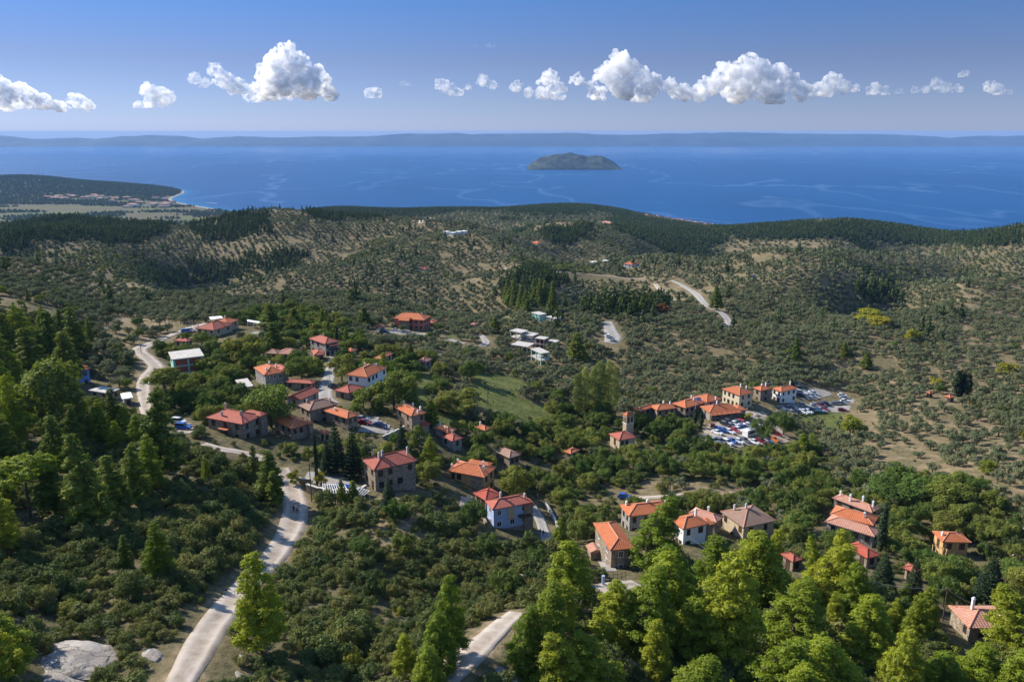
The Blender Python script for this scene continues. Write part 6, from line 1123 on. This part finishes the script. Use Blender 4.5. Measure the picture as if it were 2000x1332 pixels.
# ---------------------------------------------------------------- the scattered plants
CA = np.array(CLR); CG = {}
for i, (x, y, r) in enumerate(CLR): CG.setdefault((int(x // 8), int(y // 8)), []).append(i)
HA = np.array(HAND)
def free(x, y, rad):
    i, j = int(x // 8), int(y // 8)
    for a in range(i - 2, i + 3):
        for b_ in range(j - 2, j + 3):
            for k in CG.get((a, b_), ()):
                cx, cy, r = CLR[k]
                if (x - cx) ** 2 + (y - cy) ** 2 < (r + rad) ** 2: return False
    d = (HA[:, 0] - x) ** 2 + (HA[:, 1] - y) ** 2
    return not (d < (HA[:, 2] + rad * .3) ** 2).any()
PTS = {}     # kind -> list of (x, y, sx, sz, rz, var)
def put(kind, x, y, sx, sz): PTS.setdefault(kind, []).append((x, y, sx, sz, rng.uniform(0, 6.28), int(rng.integers(0, 99))))
def scatter(y0, y1, step, fn, rot=0.0, jit=.38, azmax=.80):
    xm = y1 * azmax; n = int(2 * xm / step); co, si = math.cos(rot), math.sin(rot)
    R_ = max(xm, y1) * 1.3; k = np.arange(-int(R_ / step), int(R_ / step)); A_, B_ = np.meshgrid(k * step, k * step); A_ = A_ + rng.uniform(-jit, jit, A_.shape) * step; B_ = B_ + rng.uniform(-jit, jit, B_.shape) * step
    X = A_ * co - B_ * si; Y = A_ * si + B_ * co; s = (Y > y0) & (Y < y1) & (np.abs(X) < Y * azmax + 12); X, Y = X[s], Y[s]
    Z = ground(X, Y); px, py = proj(X, Y, Z); s = Z > 1.5; X, Y, Z, px, py = X[s], Y[s], Z[s], px[s], py[s]
    zz = zone_at(px + rng.normal(size=len(px)) * 6 + (fbm(X / 35, Y / 35, 2, 91) - .37) * 60, py + rng.normal(size=len(px)) * 3 + (fbm(X / 35, Y / 35, 2, 95) - .37) * 22); fn(X, Y, px, py, zz)
def near_shrubs(X, Y, px, py, zz):
    dens = fbm(X / 9, Y / 9, 3, 31)
    for x, y, c, p_, q, dn in zip(X, Y, zz, px, py, dens):
        u = rng.random()
        ok = {MAQ: .95, RFOR: .8, LPINE: .8, VIL: .42, SPARSE: .03, FIELD: .16, MEADOW: .07, PINE: .3, OLIVE: .22}.get(c, 0)
        if 690 < p_ < 850 and 960 < q < 1100: ok = .55
        if u > ok * (1.25 if dn > .42 else .7): continue
        s = rng.uniform(.45, .95) * (1.0 if c in (MAQ, LPINE, RFOR) else .85) * (1.7 if rng.random() < .16 else 1)
        if c in (MEADOW, SPARSE): s *= .32
        if not free(x, y, 1.2 * s): continue
        put('shrub', x, y, s, s * rng.uniform(.8, 1.35))
scatter(62, 330, 2.1, near_shrubs)
def village_trees(X, Y, px, py, zz):
    for x, y, c in zip(X, Y, zz):
        ok = {VIL: .80, RFOR: .12, MAQ: .055, LPINE: .12, OLIVE: .05 if y < 420 else .012, FIELD: .03}.get(c, 0)
        if rng.random() > ok: continue
        s = rng.uniform(.42, .95) if c == VIL else rng.uniform(.4, .7)
        if not free(x, y, 2.6 * s): continue
        put('broad', x, y, s, s * rng.uniform(.75, 1.1))
scatter(95, 470, 5.4, village_trees)
def pines_near(X, Y, px, py, zz):
    for x, y, c in zip(X, Y, zz):
        ok = {LPINE: .20, RFOR: .16, MAQ: .02, VIL: .03}.get(c, 0)
        if rng.random() > ok: continue
        if not free(x, y, 1.5): continue
        s = rng.uniform(.35, .8)
        put('pine' if (c == RFOR or rng.random() < .35) else 'darkpine', x, y, s, s * rng.uniform(.9, 1.2))
scatter(75, 420, 6.0, pines_near)
def olives(X, Y, px, py, zz):
    dn = fbm(X / 40, Y / 40, 3, 17)
    rl = fbm(X / 270, Y / 210, 4, 3)
    for x, y, c, q, p_, r_ in zip(X, Y, zz, dn, px, rl):
        if c == OLIVE and r_ < .43 and rng.random() < .55:
            if free(x, y, 1.6): put('farshrub' if y > 420 else 'shrub', x, y, rng.uniform(.8, 1.4), rng.uniform(.8, 1.4))
            continue
        ok = {OLIVE: .86, VIL: .07, SPARSE: .55 if y > 420 else .66, FIELD: .15, MEADOW: .04, PINE: .25}.get(c, 0)
        if rng.random() > ok * (1 if q > .36 else .72): continue
        s = rng.uniform(.72, 1.2)
        if c == SPARSE: s *= .92
        if not free(x, y, 1.6): continue
        put('olive' if y < 700 else 'farolive', x, y, s, s * rng.uniform(.85, 1.1))
scatter(180, 700, 5.3, olives, .35, .16)
def olives_far(X, Y, px, py, zz):
    dn = fbm(X / 60, Y / 60, 3, 17)
    rl = fbm(X / 270, Y / 210, 4, 3); ok = np.select([zz == OLIVE, zz == SPARSE, zz == FIELD, zz == VIL], [.90, .55, .3, .5], 0.0) * np.where(dn > .36, 1, .75) * np.clip(1.25 - (rl - .40) * 1.6, .75, 1); s_ = rng.random(len(X)) < ok
    for x, y, r_, c in zip(X[s_], Y[s_], rl[s_], zz[s_]):
        if not free(x, y, 1.6): continue
        if c == OLIVE and r_ < .43 and rng.random() < .7: put('farshrub', x, y, rng.uniform(.9, 1.7), rng.uniform(.8, 1.6)); continue
        s = rng.uniform(.75, 1.25); put('farolive', x, y, s, s * rng.uniform(.8, 1.1))
scatter(700, 1500, 6.6, lambda X, Y, px, py, zz: olives_far(*[q[vnoise(X / 170, Y / 170, 71) > .5] for q in (X, Y, px, py, zz)]), .5, .13)
scatter(700, 1500, 6.8, lambda X, Y, px, py, zz: olives_far(*[q[vnoise(X / 170, Y / 170, 71) <= .5] for q in (X, Y, px, py, zz)]), 1.15, .13)
def pines_far(X, Y, px, py, zz):
    ok = np.select([zz == PINE, zz == OLIVE, zz == SPARSE], [.95, .02, .01], 0.0); s_ = rng.random(len(X)) < ok
    for x, y in zip(X[s_], Y[s_]):
        s = rng.uniform(.55, 1.0) * rng.choice((1, 1, 1.35)); put('farpine', x, y, s, s * rng.uniform(.9, 1.35))
scatter(430, 1700, 5.4, pines_far, .2, .4)
def wood_far(X, Y, px, py, zz):
    dn = fbm(X / 300, Y / 300, 3, 51); zz_ = zz
    for x, y, c, q, h_, p_ in zip(X, Y, zz_, dn, py, px):
        if c == PINE or (c == OLIVE and q > .50): put('farpine', x, y, rng.uniform(1.3, 2.0), rng.uniform(.8, 1.15))
        elif c in (OLIVE, SPARSE) and rng.random() < (.8 if c == OLIVE else .5): s = rng.uniform(1.2, 1.9); put('farolive', x, y, s, s * .8)
scatter(1500, 3300, 10.0, wood_far, .1, .4, .74)
def wood_bay(X, Y, px, py, zz):
    dn = fbm(X / 260, Y / 130, 3, 61)
    for x, y, q, p_, h_ in zip(X, Y, dn, px, py):
        if p_ > 620: continue
        head = h_ < 384 or y > 5600
        if head or q > (.50 if 400 < h_ < 420 and p_ < 420 else .40): put('farpine', x, y, rng.uniform(2.2, 3.6), rng.uniform(1.0, 1.5) * (1.25 if head else 1))
scatter(3300, 6800, 22.0, wood_bay, .3, .42, .70)
# the largest of each kind become objects of their own, the rest one mass
def where(px, py, c):
    side = 'left of the gravel road' if px < 540 and py > 860 else ''
    if c == MAQ: return side and 'on the dark slope left of the gravel road' or ('in the scrub between the gravel road and the dirt track' if px < 1000 else 'in the scrub below the sunlit pines')
    if c == LPINE: return 'in the wood on the upper left slope'
    if c == RFOR: return 'under the sunlit pines at the lower right'
    if c == SPARSE: return 'in the open sloping orchard on the right' if px > 1550 else 'in an open orchard with bare soil'
    if c == FIELD: return 'on a dry grassy patch'
    if c == MEADOW: return 'on the green meadow'
    if c == VIL:
        if px < 560: return 'in the gardens around the leftmost village houses'
        if px < 850: return 'between the central village houses' if py < 880 else 'around the long red roofed stone house'
        if px < 1200: return 'in the wooded valley in the middle'
        if px < 1560: return 'around the valley houses below the car park'
        return 'in the gardens around the right hand houses'
    return ('in the groves left of the village' if px < 420 else 'in the groves behind the village' if px < 1250 else 'in the groves around the car parks')
LOOK = {'farshrub': 'dark shrub', 'shrub': 'dark green maquis shrub', 'olive': 'rounded grey green olive tree', 'broad': 'rounded green broadleaf tree', 'pine': 'yellow green pine', 'darkpine': 'dark green pine', 'farpine': 'small dark pine', 'farolive': 'distant olive tree'}
LIMIT = {'shrub': 290, 'olive': 285, 'broad': 240, 'pine': 60, 'darkpine': 60, 'farpine': 60, 'farolive': 0, 'farshrub': 0}
for p_ in PROTO['farpine']: pass
REST = {}
for kind, L_ in PTS.items():
    A_ = np.array(L_); z = ground(A_[:, 0], A_[:, 1]); px, py = proj(A_[:, 0], A_[:, 1], z + 1.5); inside = (px > -15) & (px < 2015) & (py < 1350)
    cz = zone_at(px, py); score = A_[:, 2] * SIZE[kind][0] / A_[:, 1] * inside * np.where((kind == 'shrub') & (cz != MAQ), .9, 1); order = np.argsort(-score); n_ = LIMIT[kind]
    for i in order[:n_]:
        x, y, sx, sz, rz, v = A_[i]; w_ = where(px[i], py[i], cz[i]); plant(kind, x, y, sx, sz, rz, int(v), LOOK[kind] + ' ' + w_, LOOK[kind] + 's ' + w_, parts=score[i] > .02)
    REST[kind] = A_[order[n_:]]
def mass(name, kinds, label):
    """one countless mass of plants, set out on the ground as instances of the plant shapes"""
    P_, idx, rot, scl, src = [], [], [], [], []
    for kind in kinds:
        A_ = REST.get(kind)
        if A_ is None or not len(A_): continue
        base = len(src); src += [w for _, _, w in PROTO[kind]]; k = len(PROTO[kind])
        P_.append(np.stack([A_[:, 0], A_[:, 1], ground(A_[:, 0], A_[:, 1]) - .1], -1)); idx.append(base + A_[:, 5].astype(int) % k); rot.append(A_[:, 4]); scl.append(np.stack([A_[:, 2], A_[:, 2], A_[:, 3]], -1))
    P_ = np.concatenate(P_).astype(np.float32); me = bpy.data.meshes.new(name); me.vertices.add(len(P_)); me.vertices.foreach_set('co', P_.ravel())
    a = me.attributes.new('pick', 'INT', 'POINT'); a.data.foreach_set('value', np.concatenate(idx).astype(np.int32)); a = me.attributes.new('turn', 'FLOAT', 'POINT'); a.data.foreach_set('value', np.concatenate(rot).astype(np.float32))
    a = me.attributes.new('grow', 'FLOAT_VECTOR', 'POINT'); a.data.foreach_set('vector', np.concatenate(scl).astype(np.float32).ravel()); me.update()
    o = tag(link(name, me), label, kind='stuff'); ng = bpy.data.node_groups.new(name, 'GeometryNodeTree')
    ng.interface.new_socket('Geometry', in_out='INPUT', socket_type='NodeSocketGeometry'); ng.interface.new_socket('Geometry', in_out='OUTPUT', socket_type='NodeSocketGeometry')
    N_ = ng.nodes; gi = N_.new('NodeGroupInput'); go = N_.new('NodeGroupOutput'); iop = N_.new('GeometryNodeInstanceOnPoints'); g2 = N_.new('GeometryNodeGeometryToInstance')
    for s_ in reversed(src):
        po = bpy.data.objects.new('plant_shape', s_); oi = N_.new('GeometryNodeObjectInfo'); oi.inputs['Object'].default_value = po; oi.inputs['As Instance'].default_value = False; ng.links.new(oi.outputs['Geometry'], g2.inputs[0])
    def attr(nm, dt):
        q = N_.new('GeometryNodeInputNamedAttribute'); q.data_type = dt; q.inputs[0].default_value = nm; return q.outputs['Attribute']
    ng.links.new(gi.outputs[0], iop.inputs['Points']); ng.links.new(g2.outputs[0], iop.inputs['Instance']); iop.inputs['Pick Instance'].default_value = True
    ng.links.new(attr('pick', 'INT'), iop.inputs['Instance Index']); cx = N_.new('ShaderNodeCombineXYZ'); ng.links.new(attr('turn', 'FLOAT'), cx.inputs[2])
    er = N_.new('FunctionNodeEulerToRotation'); ng.links.new(cx.outputs[0], er.inputs[0]); ng.links.new(er.outputs[0], iop.inputs['Rotation']); ng.links.new(attr('grow', 'FLOAT_VECTOR'), iop.inputs['Scale']); ng.links.new(iop.outputs[0], go.inputs[0])
    md = o.modifiers.new('instances', 'NODES'); md.node_group = ng; print('MASS', name, len(P_))
mass('undergrowth', ['shrub', 'farshrub'], 'dense dark green maquis scrub covering the slopes and gardens')
mass('olive_grove', ['olive', 'farolive'], 'endless groves of grey green olive trees on the hills')
mass('woods', ['broad', 'pine', 'darkpine', 'farpine'], 'patches of dark pine wood on the hills and trees in the valley')
